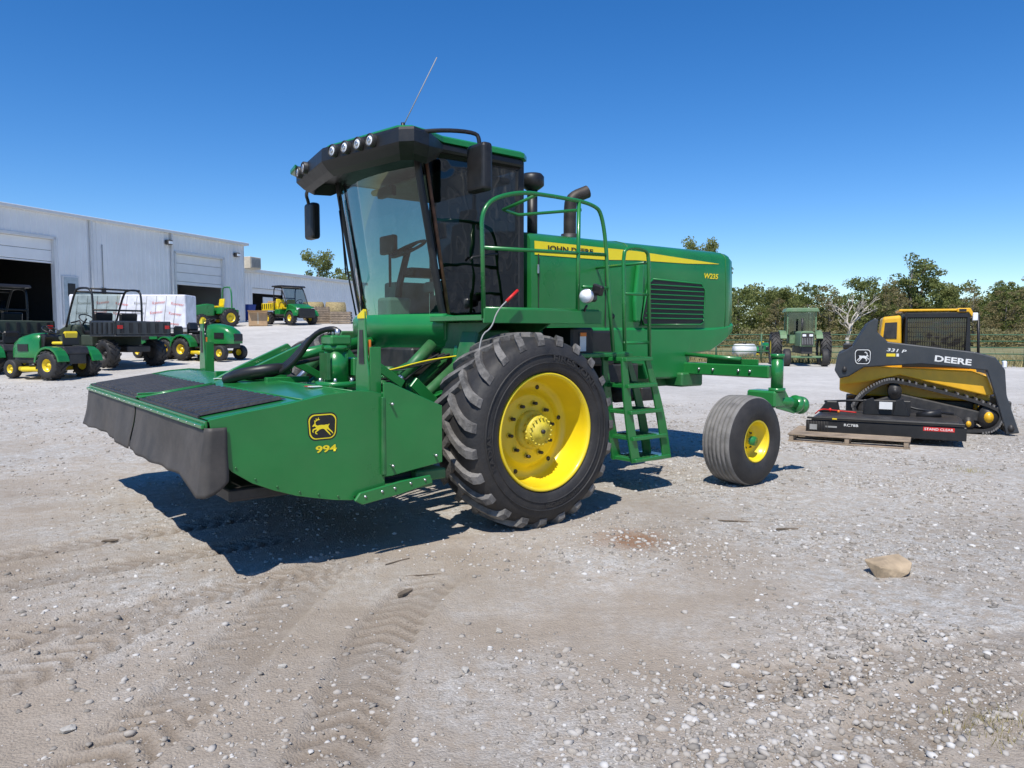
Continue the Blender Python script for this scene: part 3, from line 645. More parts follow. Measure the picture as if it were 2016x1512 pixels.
# hood -------------------------------------------------------------
mb=MB()
def hsec(u):
    t=sst(4.18,4.34,u); ins=.05*t**2; dz=.045*t**2
    f_=[(1.3+ins,1.60),(1.285+ins,1.9),(1.29+ins,2.2),(1.302+ins,2.53-dz*.3),(1.328+ins,2.575-dz*.6),(1.38+ins,2.61-dz),(1.5+ins,2.64-dz),(1.8,2.675-dz),(2.12,2.69-dz)]
    return f_+[(4.24-y,z) for y,z in f_[-2::-1]]
us=[.93,1.0,1.5,2.0,2.35,2.36,2.5,3.0,3.5,3.85,4.0,4.1,4.18,4.24,4.29,4.32,4.34]
rows=[[(u,y,z) for y,z in hsec(u)] for u in us]
mb.grid(rows,GREEN)
for u,fl in ((us[0],0),(us[-1],1)):
    P=[(u,y,z) for y,z in hsec(u)]; mb.add(P,[tuple(range(len(P))) if fl else tuple(range(len(P)))[::-1]],GREEN)
hood=obj(mb,'engine_hood',WR,'long green engine hood with yellow stripe')
mb=MB(); rows=[]
for u,zt,zb_,ins in ((1.0,1.66,1.30,0),(2.1,1.66,1.27,0),(2.6,1.66,1.22,0),(2.68,1.66,1.06,0),(3.38,1.66,1.05,0),(3.44,1.66,1.34,0),(3.85,1.665,1.37,0),(4.05,1.68,1.45,.005),(4.2,1.70,1.53,.01),(4.32,1.72,1.60,.03),(4.37,1.73,1.64,.06)):
    rows.append([(u,1.30+ins,zt),(u,1.276+ins,zt-.03),(u,1.276+ins,(zt+zb_)/2),(u,1.280+ins,zb_+.02),(u,1.30+ins,zb_),(u,2.94-ins,zb_),(u,2.96-ins,zb_+.02),(u,2.964-ins,(zt+zb_)/2),(u,2.964-ins,zt-.03),(u,2.94-ins,zt)])
mb.grid(rows,GREEN2,False); mb.add(rows[-1],[tuple(range(10))],GREEN2); mb.add(rows[0],[tuple(range(10))[::-1]],GREEN2)
obj(mb,'lower_panel',hood)
def seam(*a,t=None):
    mb=MB()
    if t: mb.tube(*t)
    else: mb.box(*a)
    obj(mb,'panel_seam',hood)
for u in (1.02,1.98,2.56): seam(u,u+.006,1.2785,1.29,1.67,2.40,BLKM,0)
seam(t=([(2.36,y,z+.003) for y,z in hsec(2.36)[3:-3]],.006,GREEND,5)); seam(t=([(4.14,y-.002,z+.001) for y,z in hsec(4.14)[:9]],.005,GREEND,5))
for z in (1.75,2.2): mb=MB(); mb.box(1.0,1.02,1.265,1.285,z,z+.09,CHROME,.003); obj(mb,'hinge',hood)
mb=MB(); mb.cyl((2.08,1.28,1.78),(2.08,1.262,1.78),.03,BLK,12); obj(mb,'latch',hood)
mb=MB(); mb.prism([(2.40,1.95),(2.46,2.38),(2.55,2.38),(2.54,1.95),(2.50,1.72),(2.42,1.72)],'y',1.23,1.287,GREEN2,.02,2); obj(mb,'air_scoop',hood)
def ysurf(u,z):
    P=hsec(u)[:6]; return float(np.interp(z,[p[1] for p in P],[p[0] for p in P]))
V=[]
for i in range(25):
    t=i/24; u=.98+3.02*t; zt=np.interp(t,[0,.5,1],[2.530,2.525,2.465]); wd=np.interp(t,[0,.32,.8,1],[.140,.132,.055,.004])
    for k in range(4): z=zt-wd*k/3; V.append((u,ysurf(u,z)-.004,z))
mb=MB(); mb.add(V,[(4*i+k,4*i+k+1,4*i+k+5,4*i+k+4) for i in range(24) for k in range(3)],STRIPE)
obj(mb,'stripe',hood)
t=textmesh('lettering','JOHN DEERE',hood,(1.14,1.29,2.425),(1,0,0),(0,0,1),.072,BLK,width=.66,bold=.03)
for v in t.data.vertices: v.co.y=ysurf(v.co.x,v.co.z)-.009
t=textmesh('lettering','W235',hood,(3.70,1.27,2.27),(1,0,0),(0,0,1),.066,STRIPE,width=.28,bold=.03,shear=.2)
for v in t.data.vertices: v.co.y=ysurf(v.co.x,v.co.z)-.006
mb=MB(); LP=[(2.74,2.22),(3.62,2.20),(3.70,2.12),(3.68,1.74),(3.62,1.70),(2.60,1.69),(2.56,1.76),(2.66,2.16)]
mb.prism([(p[0],p[1]) for p in LP],'y',1.272,1.283,BLK,0)
for i in range(8):
    z=1.765+i*.055; a=2.61+.013*i
    mb.prism([(1.246,z+.0),(1.272,z-.003),(1.272,z+.007),(1.249,z+.010)],'x',a,3.66,GREEN2,.002)
mb.tube([(p[0],1.270,p[1]) for p in LP+[LP[0]]],.010,GREEN2,6)
obj(mb,'louvre',hood)
mb=MB(); q_=1.92; mb.cyl((q_,1.8,2.6),(q_,1.8,2.72),.1,BLKM,16); mb.tube(smoothpath([(q_,1.8,2.6),(q_,1.8,3.03),(q_+.02,1.79,3.13),(q_+.2,1.72,3.21)],2),.072,EXH,16,caps=False)
mb.tube(smoothpath([(q_,1.8,2.6),(q_,1.8,3.03),(q_+.02,1.79,3.13),(q_+.19,1.725,3.205)],2),.066,BLK,16)
obj(mb,'exhaust_pipe',WR)
mb=MB(); mb.cyl((1.2,1.6,2.5),(1.2,1.6,3.12),.055,BLK,14); mb.lathe([(.001,.18),(.1,.17),(.125,.14),(.125,.05),(.09,.02),(.06,0)],(1.2,1.6,3.1),(0,0,1),BLK,20); obj(mb,'air_intake',WR)
mb=MB(); mb.box(-.28,1.1,.45,1.28,1.70,1.75,GREEN,.006); mb.box(-.28,1.08,.43,.45,1.68,1.80,GREEN,.004)
mb.box(.95,1.7,.6,1.25,1.36,1.40,GREEN,.006)
for u in (-.15,.5): mb.prism([(.5,1.69),(1.3,1.69),(1.3,1.35),(1.2,1.35)],'x',u,u+.03,GREEND,.003)
pl=obj(mb,'platform',WR)
mb=MB(); r=.0185; y=.45
mb.tube([(-.27,y,1.72)]+smoothpath([(-.28,y,2.3),(-.29,y,2.66),(.09,y,2.80),(.5,y,2.80)],3)[1:]+smoothpath([(.5,y,2.8),(.95,y,2.79),(1.12,y,2.70),(1.2,y,1.9)],3)+[(1.26,y,1.42)],r,GREEN,8)
mb.tube([(-.28,y,2.30),(1.14,y,2.33)],r*.9,GREEN,8); mb.tube([(-.27,y,1.80),(1.05,y,1.80)],r*.9,GREEN,8)
mb.tube([(.80,y,2.79),(.79,y,1.75)],r,GREEN,8); mb.tube([(.85,y,2.02),(1.2,y,2.02)],r*.8,GREEN,8)
mb.tube([(.3,y,2.79),(.28,y+.45,2.72),(.5,y+.5,2.70),(.85,y+.02,2.72)],r*.8,GREEN,8)
obj(mb,'handrail',pl)
mb=MB(); y=.5
mb.tube([(1.47,y,1.42),(1.45,y,1.9)]+smoothpath([(1.44,y,2.3),(1.46,y,2.43),(1.78,y,2.43),(1.80,y,2.3)],2)+[(1.83,y,1.35)],r,GREEN,8)
mb.tube([(1.45,y,1.98),(1.81,y,1.98)],r*.8,GREEN,8); mb.tube([(1.8,y,2.30),(1.85,1.3,2.30)],r*.8,GREEN,8); mb.tube([(1.45,y,1.5),(1.83,y,1.5)],r*.8,GREEN,8)
obj(mb,'handrail',pl)
mb=MB()
def lad(t): return Vector((1.36+.16*t,.62-.2*t,1.36-1.04*t)),Vector((1.68+.30*t,.62-.2*t,1.36-1.04*t))
for ya in (.40,.66):
    for sx_ in (0,1):
        top_=[];bot_=[]
        for t in np.linspace(0,1,9):
            p=lad(t)[sx_]; wdt=.04+.025*math.sin(t*pi)+.05*t*t
            bow=.03*math.sin(t*pi)*(1 if sx_ else -1)
            top_.append((p.x+bow+wdt,p.z)); bot_.append((p.x+bow-.03,p.z))
        mb.prism(top_+bot_[::-1],'y',ya,ya+.025,GREEN,.004)
for t in (.02,.27,.52,.77,.98):
    p,q_=lad(t); mb.box(p.x-.01,q_.x+.05,.37,.72,p.z-.015,p.z+.02,GREEN,.004)
    for k in range(6): mb.box(p.x+.03+k*.06,p.x+.055+k*.06,.40,.68,p.z+.0205,p.z+.026,GREEND,0)
obj(mb,'ladder',WR)
mb=MB(); mb.rbox((.86,.36,1.93),(.13,.10,.10),Matrix.Rotation(.3,3,'Z'),BLK,.02); mb.lathe([(.06,0),(.055,.03),(.001,.04)],(.80,.345,1.93),(-.9,-.3,0),LAMP,18); mb.lathe([(.066,-.02),(.066,.012),(.058,.012)],(.80,.345,1.93),(-.9,-.3,0),CHROME,18)
mb.rbox((.93,.33,1.99),(.05,.12,.09),Matrix.Rotation(.3,3,'X'),BLK,.01); mb.tube([(.86,.4,1.85),(.86,.45,1.78)],.012,BLK,6)
obj(mb,'side_lamp',pl)
mb=MB(); mb.tube(smoothpath([(-.40,.35,1.34),(-.37,.35,1.58),(-.25,.36,1.64),(-.2,.36,1.78),(-.05,.36,1.90)],2),.006,LGREY,6)
mb.tube([(-.1,.36,1.86),(.02,.36,1.955)],.014,RED,8)
obj(mb,'lock_lever',WR)
boxes('warning_decal',WR,[[(-.08,.04,1.192,1.197,1.57,1.66,WHT),(-.08,.04,1.189,1.1915,1.63,1.66,RED)],[(1.28,1.34,1.04,1.045,1.42,1.60,WHT),(1.28,1.34,1.036,1.0395,1.56,1.60,ORNG)],[(1.05,1.13,.69,.6945,1.42,1.60,WHT),(1.05,1.13,.686,.6895,1.565,1.60,ORNG)]])
mb=MB(); mb.box(3.33,3.49,.12,4.18,1.10,1.24,GREEN,.012); mb.box(3.2,3.6,1.2,3.0,.95,1.12,GREEND,.02)
mb.box(3.40,3.42,.3,1.0,1.24,1.30,GREEN,.004)
for y in (.35,.5,.85,1.05): mb.cyl((3.33,y,1.17),(3.31,y,1.17),.016,CHROME,8)
mb.tube([(3.36,.5,1.30),(3.36,1.3,1.34)],.025,GREEN,8)
obj(mb,'rear_axle',WR)
def caster(y,sd):
    mb=MB(); px=3.36; cx=2.86
    mb.cyl((px,y,.98),(px,y,1.34),.065,GREEN,18); mb.cyl((px,y,1.33),(px,y,1.37),.075,GREEN,18); mb.cyl((px,y,.96),(px,y,1.0),.09,GREEN,18)
    mb.rbox((px-.0,y+.13*sd,.88),(.22,.36,.18),Matrix.Identity(3),GREEN,.02)
    mb.tube([(px-.02,y+.28*sd,.9),(px-.12,y+.30*sd,.72),(cx,y+.30*sd,.47)],.07,GREEN,10)
    mb.cyl((cx,y+.3*sd,.47),(cx,y-.08*sd,.47),.05,GREEN,12)
    mb.cyl((px+.05,y,.86),(px+.38,y-.02,.80),.06,GREEN,14); mb.cyl((px+.32,y-.02,.81),(px+.36,y-.02,.80),.10,GREEN,16); mb.cyl((px+.42,y-.02,.79),(px+.46,y-.02,.785),.10,GREEN,16); mb.cyl((px+.36,y-.02,.80),(px+.44,y-.02,.79),.05,GREEN,12)
    mb.prism([(px-.05,.78),(px+.3,.70),(px+.3,.76),(px+.1,.98),(px-.05,1.0)],'y',y-.04,y-.02,GREEN,.006)
    for k in range(6):
        t=k*pi/3; mb.cyl((px+.46,y-.02+.075*math.cos(t),.785+.075*math.sin(t)),(px+.475,y-.02+.075*math.cos(t),.785+.075*math.sin(t)),.012,CHROME,6)
    cs=obj(mb,'caster',WR)
    c=Vector((cx,y+.08*sd,.47)); wb=MB(); R_=.475
    pr=[(.218,-.16),(.23,-.19),(.32,-.21),(.41,-.195),(.452,-.165)]
    for i in range(6):
        h=-.15+.05*i; pr+=[(R_-.004*abs(i-2.5),h),(R_-.004*abs(i-2.5),h+.036),(R_-.02,h+.04),(R_-.02,h+.046)]
    pr+=[(R_-.01,.155),(.455,.165),(.42,.19),(.34,.205),(.26,.20),(.218,.17)]
    nsw=5
    wb.lathe(pr[:nsw],c,(0,sd,0),TYRE,64); wb.lathe(pr[nsw-1:len(pr)-4],c,(0,sd,0),TREADR,64); wb.lathe(pr[len(pr)-5:],c,(0,sd,0),TYRE,64)
    wo=obj(wb,'caster_tyre',cs)
    rb=MB(); rb.lathe([(.218,-.16),(.225,-.182),(.213,-.188),(.200,-.165),(.187,-.06),(.11,-.05),(.09,-.06),(.05,-.10),(.045,-.15),(.001,-.155)],c,(0,sd,0),YEL,40)
    for k in range(6):
        t=k*pi/3; rb.cyl(c+Vector((math.cos(t)*.085,-.05*sd,math.sin(t)*.085)),c+Vector((math.cos(t)*.085,-.085*sd,math.sin(t)*.085)),.011,BLKM,6)
    rb.lathe([(.19,-.02),(.18,.1),(.218,.17)],c,(0,sd,0),YEL,32)
    obj(rb,'caster_rim',cs)
caster(.03,1); caster(4.27,-1)
# ---------------------------------------------------------------- buildings
WALL=mk('white_metal_siding',(.80,.80,.79),.5,var=.05,scale=1,dust=.14,dustcol=(.55,.54,.51))
TRIM=mk('trim_metal',(.66,.66,.65),.45,var=.04)
DOORW=mk('overhead_door',(.80,.80,.79),.5,var=.04,scale=2)
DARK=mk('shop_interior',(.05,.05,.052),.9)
CONC=mk('concrete',(.45,.43,.40),.9,var=.1,scale=2)
ROOFM=mk('roof_metal',(.6,.62,.63),.5,var=.05)
def corr(mb,s0,s1,z0,z1,y=0,m=WALL,pitch=.30,dep=.035):
    n=int((s1-s0)/pitch)+1; pts=[]
    for i in range(n+1):
        a=s0+i*pitch
        for d,o_ in ((0,0),(.20*pitch/.3,0),(.225*pitch/.3,-dep),(.275*pitch/.3,-dep)):
            if a+d<=s1: pts.append((a+d,o_))
    pts.append((s1,0))
    mb.grid([[(a,y+o_,z0) for a,o_ in pts],[(a,y+o_,z1) for a,o_ in pts]],m,False)
def doorpanels(mb,s0,s1,z0,z1,y=.12):
    z=z1
    while z>z0+.05:
        zz=max(z0,z-.5); mb.box(s0,s1,y,y+.05,zz+.015,z-.015,DOORW,.01); mb.box(s0,s1,y+.02,y+.04,z-.03,z+.0,TRIM,0); z=zz
A1=math.atan2(14.8,5.3); B1=thing('workshop_building',(-21.9,32.2,0),A1,'long white corrugated metal workshop with overhead doors','building')
ze=7.0; zb=.9; mb=MB()
dr=[(-2.2,2.7,5.85),(10.1,13.8,5.95)]
corr(mb,-14,-2.2,zb,ze); corr(mb,-2.2,2.7,5.85,ze); corr(mb,2.7,10.1,zb,ze); corr(mb,10.1,13.8,5.95,ze); corr(mb,13.8,15.7,zb,ze)
mb.box(15.66,15.72,0,22,zb,ze-.02,WALL,0); mb.box(-14,-13.94,0,22,zb,ze-.02,WALL,0)
wl=obj(mb,'wall',B1)
mb=MB(); mb.box(-14.2,15.95,-.22,-.02,ze-.02,ze+.14,TRIM,.02); mb.prism([(-.2,ze+.06),(11,ze+.7),(22,ze+.06),(22,ze-.04),(11,ze+.6),(-.0,ze-.04)],'x',-14.15,15.9,ROOFM,0); obj(mb,'roof',B1)
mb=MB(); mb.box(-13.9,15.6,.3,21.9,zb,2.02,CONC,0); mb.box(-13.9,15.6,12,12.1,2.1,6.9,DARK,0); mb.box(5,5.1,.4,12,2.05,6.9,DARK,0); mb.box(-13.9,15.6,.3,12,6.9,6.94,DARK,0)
for i in range(5): mb.box(-2+i*1.1,-1.5+i*1.1,7,7.6,2.1,3+.3*(i%3),BLKM,.03)
obj(mb,'interior',B1)
for (a,b_,zt),zl in zip(dr,(4.75,4.25)):
    mb=MB(); doorpanels(mb,a,b_,zl,zt)
    for s_ in (a-.12,b_): mb.box(s_,s_+.12,-.06,.2,zb,zt+.1,TRIM,.01)
    mb.box(a-.12,b_+.12,-.06,.2,zt,zt+.14,TRIM,.01); obj(mb,'overhead_door',B1)
mb=MB(); mb.box(3.05,3.95,-.06,-.02,1.95,4.25,TRIM,.01); mb.box(3.12,3.88,-.08,-.055,2.0,4.18,mk('door_grey',(.4,.47,.5),.5),.01); mb.box(3.3,3.7,-.1,-.075,3.3,3.9,BLK,.01); obj(mb,'door',B1)
for s_ in (4.6,9.7):
    mb=MB(); mb.box(s_,s_+.12,-.16,-.04,1.6,ze,TRIM,.01); obj(mb,'downspout',B1)
for s_,z in ((9.3,6.35),(14.7,6.2)):
    mb=MB(); mb.box(s_,s_+.35,-.3,-.04,z,z+.25,BLKM,.03); mb.box(s_+.03,s_+.32,-.32,-.295,z+.03,z+.18,LAMP,.01); obj(mb,'wall_lamp',B1)
mb=MB(); mb.box(5.2,5.45,-.06,-.038,3.5,3.8,BLKM,.01); mb.tube([(5.3,-.05,3.8),(5.3,-.05,5.9)],.02,LGREY,6); obj(mb,'meter_box',B1)
A2=math.atan2(14.5,5.1); B2=thing('low_building',(-19.4,54.6,0),A2,'low white metal shed with a dark doorway','building')
mb=MB(); ze2=6.05
corr(mb,-3,1.0,1,ze2,m=WALL); corr(mb,1.0,4.6,4.9,ze2,m=WALL); corr(mb,4.6,17,1,ze2,m=WALL); mb.box(16.95,17,0,12,1,ze2-.03,WALL,0); obj(mb,'wall',B2)
mb=MB(); mb.box(-3,17.2,-.25,-.03,ze2-.05,ze2+.2,TRIM,.02); mb.prism([(-.2,ze2+.1),(8,ze2+.7),(16,ze2+.1),(16,ze2-.05),(-.1,ze2-.05)],'x',-3,17.1,ROOFM,0); obj(mb,'roof',B2)
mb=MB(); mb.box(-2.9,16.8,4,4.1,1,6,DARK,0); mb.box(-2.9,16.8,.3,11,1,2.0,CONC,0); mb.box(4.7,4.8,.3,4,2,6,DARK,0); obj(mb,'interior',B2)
mb=MB(); doorpanels(mb,1.0,4.6,4.5,4.9); mb.box(2.6,3.8,.3,.36,2.1,4.3,DOORW,.02); obj(mb,'overhead_door',B2)
mb=MB(); mb.box(-.6,.6,-.5,.5,0,.85,mk('beige_metal',(.55,.48,.36),.6),.03); mb.box(-.5,.5,-.53,-.5,.1,.75,LGREY,.0)
for i in range(7): mb.box(-.48,.48,-.56,-.53,.13+i*.08,.16+i*.08,LGREY,0)
o=obj(mb,'air_conditioner'); o.location=(-19.0,55.0,6.2); o.rotation_euler=(0,0,A2); top(o,'beige boxy rooftop air conditioning unit on the shed','air conditioner')
B3=thing('metal_building',(26,-16,0),math.radians(80),'corrugated metal building across the gravel lot','building')
mb=MB(); corr(mb,0,30,0,9.5,y=0,pitch=.9,dep=-.22); obj(mb,'wall',B3); mb2=MB(); mb2.box(-.1,30.1,-12,-.05,9.5,9.7,ROOFM,.02); obj(mb2,'roof',B3)
# ---------------------------------------------------------------- other vehicles (x forward, y left)
def lawn_tractor(x,y,hd_,label,cat='lawn tractor',s=1,body=GREEN,seat=YEL,deck=YEL,group='lawn tractors parked on the gravel'):
    T_=thing('lawn_tractor',(x,y,gh(x,y)),hd_,label,cat,group); T_.scale=(s,s,s)
    mb=MB(); secs=[]
    for u,zt,wd in ((.22,.88,.20),(.25,.92,.22),(.5,.92,.235),(.8,.86,.23),(.98,.76,.20),(1.05,.64,.16)):
        secs.append([(u,-wd,.42),(u,-wd*1.02,zt-.14),(u,-wd*.86,zt-.04),(u,-wd*.5,zt),(u,0,zt+.012),(u,wd*.5,zt),(u,wd*.86,zt-.04),(u,wd*1.02,zt-.14),(u,wd,.42)])
    mb.grid(secs,body)
    for S in (secs[0],secs[-1]): mb.add(S,[tuple(range(9))],body)
    for sy in (-1,1):
        P=[(-.35+.36*math.cos(a),.30+.36*math.sin(a)) for a in np.linspace(.1,pi-.15,9)]+[(-.35+.31*math.cos(a),.30+.31*math.sin(a)) for a in np.linspace(pi-.15,.1,9)]
        mb.prism(P,'y',sy*.27,sy*.52,body,.012,2)
    mb.prism([(-.62,.50),(-.55,.66),(-.05,.66),(.06,.42),(-.1,.38)],'y',-.28,.28,BLKM,.03,2)
    mb.box(.0,.32,-.38,.38,.30,.34,BLK,.01); mb.box(-.6,.95,-.2,.2,.3,.5,BLKM,.01)
    mb.prism([(.18,.5),(.10,.86),(.2,.92),(.3,.90),(.3,.5)],'y',-.16,.16,BLK,.02,2)
    b_=obj(mb,'body',T_)
    mb=MB(); mb.prism([(1.02,.45),(1.075,.5),(1.07,.66),(1.03,.68)],'y',-.15,.15,BLK,.005); obj(mb,'grille',b_)
    for sy in (-.246,.246): mb=MB(); mb.box(.5,.8,sy-.004,sy+.004,.55,.70,BLK,0); obj(mb,'side_vent',b_)
    mb=MB(); mb.box(-.38,-.08,-.18,.18,.69,.755,seat,.03,3); mb.rbox((-.40,0,.86),(.07,.34,.22),Matrix.Rotation(-.22,3,'Y'),seat,.035); mb.box(-.43,-.40,-.19,.19,.68,.92,BLK,.01); mb.box(-.35,-.1,-.1,.1,.6,.70,BLK,.01); obj(mb,'seat',T_)
    mb=MB(); c=Vector((.14,0,.99)); R=Matrix.Rotation(-.5,3,'Y'); mb.tube([c+R@Vector((.16*math.cos(t),.16*math.sin(t),0)) for t in np.linspace(0,2*pi,17)],.014,BLK,6); mb.tube([c,(.22,0,.85)],.028,BLK,6); mb.tube([c+R@Vector((.15,0,0)),c-R@Vector((.15,0,0))],.012,BLK,6); obj(mb,'steering_wheel',T_)
    if deck:
        mb=MB(); mb.prism([(-.12,-.45),(.28,-.58),(.6,-.4),(.6,.4),(.28,.58),(-.12,.45)],'z',.15,.24,deck,.03,2)
        for sy in (-.3,.3): mb.cyl((.25,sy,.24),(.25,sy,.30),.1,BLK,12)
        obj(mb,'mower_deck',T_)
    for sy in (-1,1):
        wheel(T_,(-.35,sy*.40,.28),.28,.26,.13,side=sy,lug=14); wheel(T_,(.80,sy*.36,.19),.19,.16,.09,side=sy)
    return T_
def utility_vehicle(x,y,hd_,label,body,bed,roofm,s=1,windshield=True,seat=YEL,rm=YEL,group='utility vehicles parked on the gravel',load=False):
    T_=thing('utility_vehicle',(x,y,gh(x,y)),hd_,label,'utility vehicle',group); T_.scale=(s,s,s); mb=MB()
    mb.prism([(.35,.45),(.4,1.0),(.75,1.02),(1.25,.86),(1.35,.7),(1.33,.45)],'y',-.52,.52,body,.05,3); mb.box(-.35,.5,-.66,.66,.42,.50,BLKM,.02); mb.box(-.45,.0,-.64,.64,.5,.76,body,.03,2); mb.box(-1.3,1.2,-.3,.3,.35,.5,BLKM,.02)
    for sy in (-1,1):
        P=[(.95+.42*math.cos(a),.34+.42*math.sin(a)) for a in np.linspace(.2,pi-.1,9)]+[(.95+.37*math.cos(a),.34+.37*math.sin(a)) for a in np.linspace(pi-.1,.2,9)]
        mb.prism(P,'y',sy*.50,sy*.74,body,.012,2)
    mb.prism([(1.3,.3),(1.45,.35),(1.45,.75),(1.38,.8),(1.3,.75)],'y',-.45,.45,BLK,.02)
    b_=obj(mb,'body',T_)
    for sy in (-.42,.42):
        mb=MB(); mb.box(1.27,1.33,sy-.1,sy+.1,.7,.8,LAMP,.02); obj(mb,'headlight',b_)
    mb=MB(); mb.box(-1.5,-.5,-.72,.72,.72,.76,bed,.01)
    for a in (-.72,.66): mb.box(-1.5,-.5,a,a+.06,.76,1.08,bed,.015)
    mb.box(-1.5,-1.44,-.72,.72,.76,1.08,bed,.015); mb.box(-.56,-.5,-.72,.72,.76,1.1,bed,.015)
    for k in range(6): mb.box(-1.52,-1.5,-.6+k*.22,-.52+k*.22,.8,1.04,BLK,.005)
    for k in range(5):
        for sy in (-.735,.72): mb.box(-1.42+k*.19,-1.36+k*.19,sy,sy+.015,.80,1.04,BLK,0)
    if load: mb.box(-1.3,-.7,-.5,.3,1.0,1.2,CARD,.02)
    for sy in (-.6,.6): mb.box(-1.525,-1.505,sy-.06,sy+.06,.9,.98,RED,.003)
    obj(mb,'cargo_box',T_)
    mb=MB()
    for sy in (-1,1):
        Y_=sy*.62; mb.tube(smoothpath([(.62,Y_,.95),(.2,Y_,1.82),(.0,Y_,1.88),(-.42,Y_,1.86),(-.52,Y_,1.7),(-.5,Y_,.75)],2),.028,BLK,6)
        mb.tube([(-.1,Y_,.8),(.05,Y_,1.1),(.4,Y_,1.05)],.02,BLK,6)
    for xx,zz in ((.2,1.8),(-.45,1.85),(-.52,1.35)): mb.tube([(xx,-.62,zz),(xx,.62,zz)],.025,BLK,6)
    obj(mb,'roll_cage',T_)
    if roofm:
        mb=MB(); mb.prism([(-.62,1.88),(-.55,1.95),(.25,1.95),(.34,1.87),(.3,1.86)],'y',-.7,.7,roofm,.02,2); obj(mb,'roof',T_)
    if windshield:
        mb=MB(); mb.add([(.6,-.58,1.0),(.6,.58,1.0),(.24,.58,1.8),(.24,-.58,1.8)],[(0,1,2,3)],GV); obj(mb,'windshield',T_)
    for sy in (-.32,.32):
        mb=MB(); mb.box(-.4,.02,sy-.24,sy+.24,.76,.86,seat,.03,2); mb.rbox((-.4,sy,1.08),(.09,.46,.42),Matrix.Rotation(-.15,3,'Y'),seat,.03); obj(mb,'seat',T_)
    mb=MB(); c=Vector((.3,.3,1.15)); R=Matrix.Rotation(-.7,3,'Y'); mb.tube([c+R@Vector((.17*math.cos(t),.17*math.sin(t),0)) for t in np.linspace(0,2*pi,15)],.014,BLK,6); mb.tube([c,(.5,.3,.98)],.02,BLK,6); obj(mb,'steering_wheel',T_)
    for sy in (-1,1):
        for xx in (-1.0,.95): wheel(T_,(xx,sy*.6,.32),.32,.26,.16,side=sy,lug=14,rm=rm)
    return T_
R_=math.radians
lawn_tractor(-10.9,18.0,R_(160),'green riding mower with yellow seat and yellow deck, facing away',s=1.15)
lawn_tractor(-13.0,19.2,R_(150),'green riding mower with black seat parked beside a cart',s=1.08,seat=BLK,deck=None)
lawn_tractor(-10.6,23.2,R_(160),'dark green mower with black seat and yellow deck rim',s=1.0,seat=BLK)
lawn_tractor(-9.2,22.6,R_(-20),'green lawn tractor with yellow wheels and long hood',s=1.15,seat=BLK)
utility_vehicle(-11.2,20.8,R_(150),'dark grey utility vehicle with open cargo bed and cage',OLIVE,DGREY,None,s=1.12,seat=BLK,rm=BLKM)
utility_vehicle(-14.3,20.6,R_(150),'olive utility vehicle with black roof beside the workshop',OLIVE,OLIVE,BLK,s=1.15,rm=BLKM,seat=BLK)
utility_vehicle(-12.9,44.0,R_(-40),'green utility vehicle with boxes and black roof frame',GREEN,YEL,BLK,s=1.15,load=True)
lawn_tractor(16.4,49,R_(-95),'small green lawn tractor with yellow wheels by the fence',s=1.05)
def compact(x,y,hd_):
    T_=thing('compact_tractor',(x,y,gh(x,y)),hd_,'green compact tractor with roll bar and yellow wheels','tractor'); mb=MB()
    mb.prism([(.1,.6),(.1,1.2),(.5,1.25),(1.2,1.1),(1.35,.95),(1.35,.55)],'y',-.32,.32,GREEN,.06,3); mb.box(-.8,1.3,-.2,.2,.4,.65,BLKM,.02)
    mb.prism([(-.95,.8),(-.85,1.05),(-.1,1.05),(.0,.7)],'y',-.75,.75,GREEN,.04,2); mb.box(-1.2,-.8,-.55,.55,.5,.95,GREEN,.03)
    obj(mb,'body',T_); mb=MB(); mb.tube(smoothpath([(-.8,-.5,.8),(-.8,-.5,2.15),(-.8,0,2.22),(-.8,.5,2.15),(-.8,.5,.8)],2),.04,GREEN,8); obj(mb,'roll_bar',T_)
    mb=MB(); mb.box(-.5,-.1,-.25,.25,1.05,1.15,YEL,.03,2); mb.rbox((-.5,0,1.35),(.1,.48,.4),Matrix.Rotation(-.15,3,'Y'),YEL,.03); obj(mb,'seat',T_)
    for sy in (-1,1): wheel(T_,(-.55,sy*.68,.5),.5,.34,.26,side=sy,lug=16); wheel(T_,(1.0,sy*.6,.33),.33,.24,.18,side=sy,lug=14)
compact(-16.4,41.5,R_(-130))
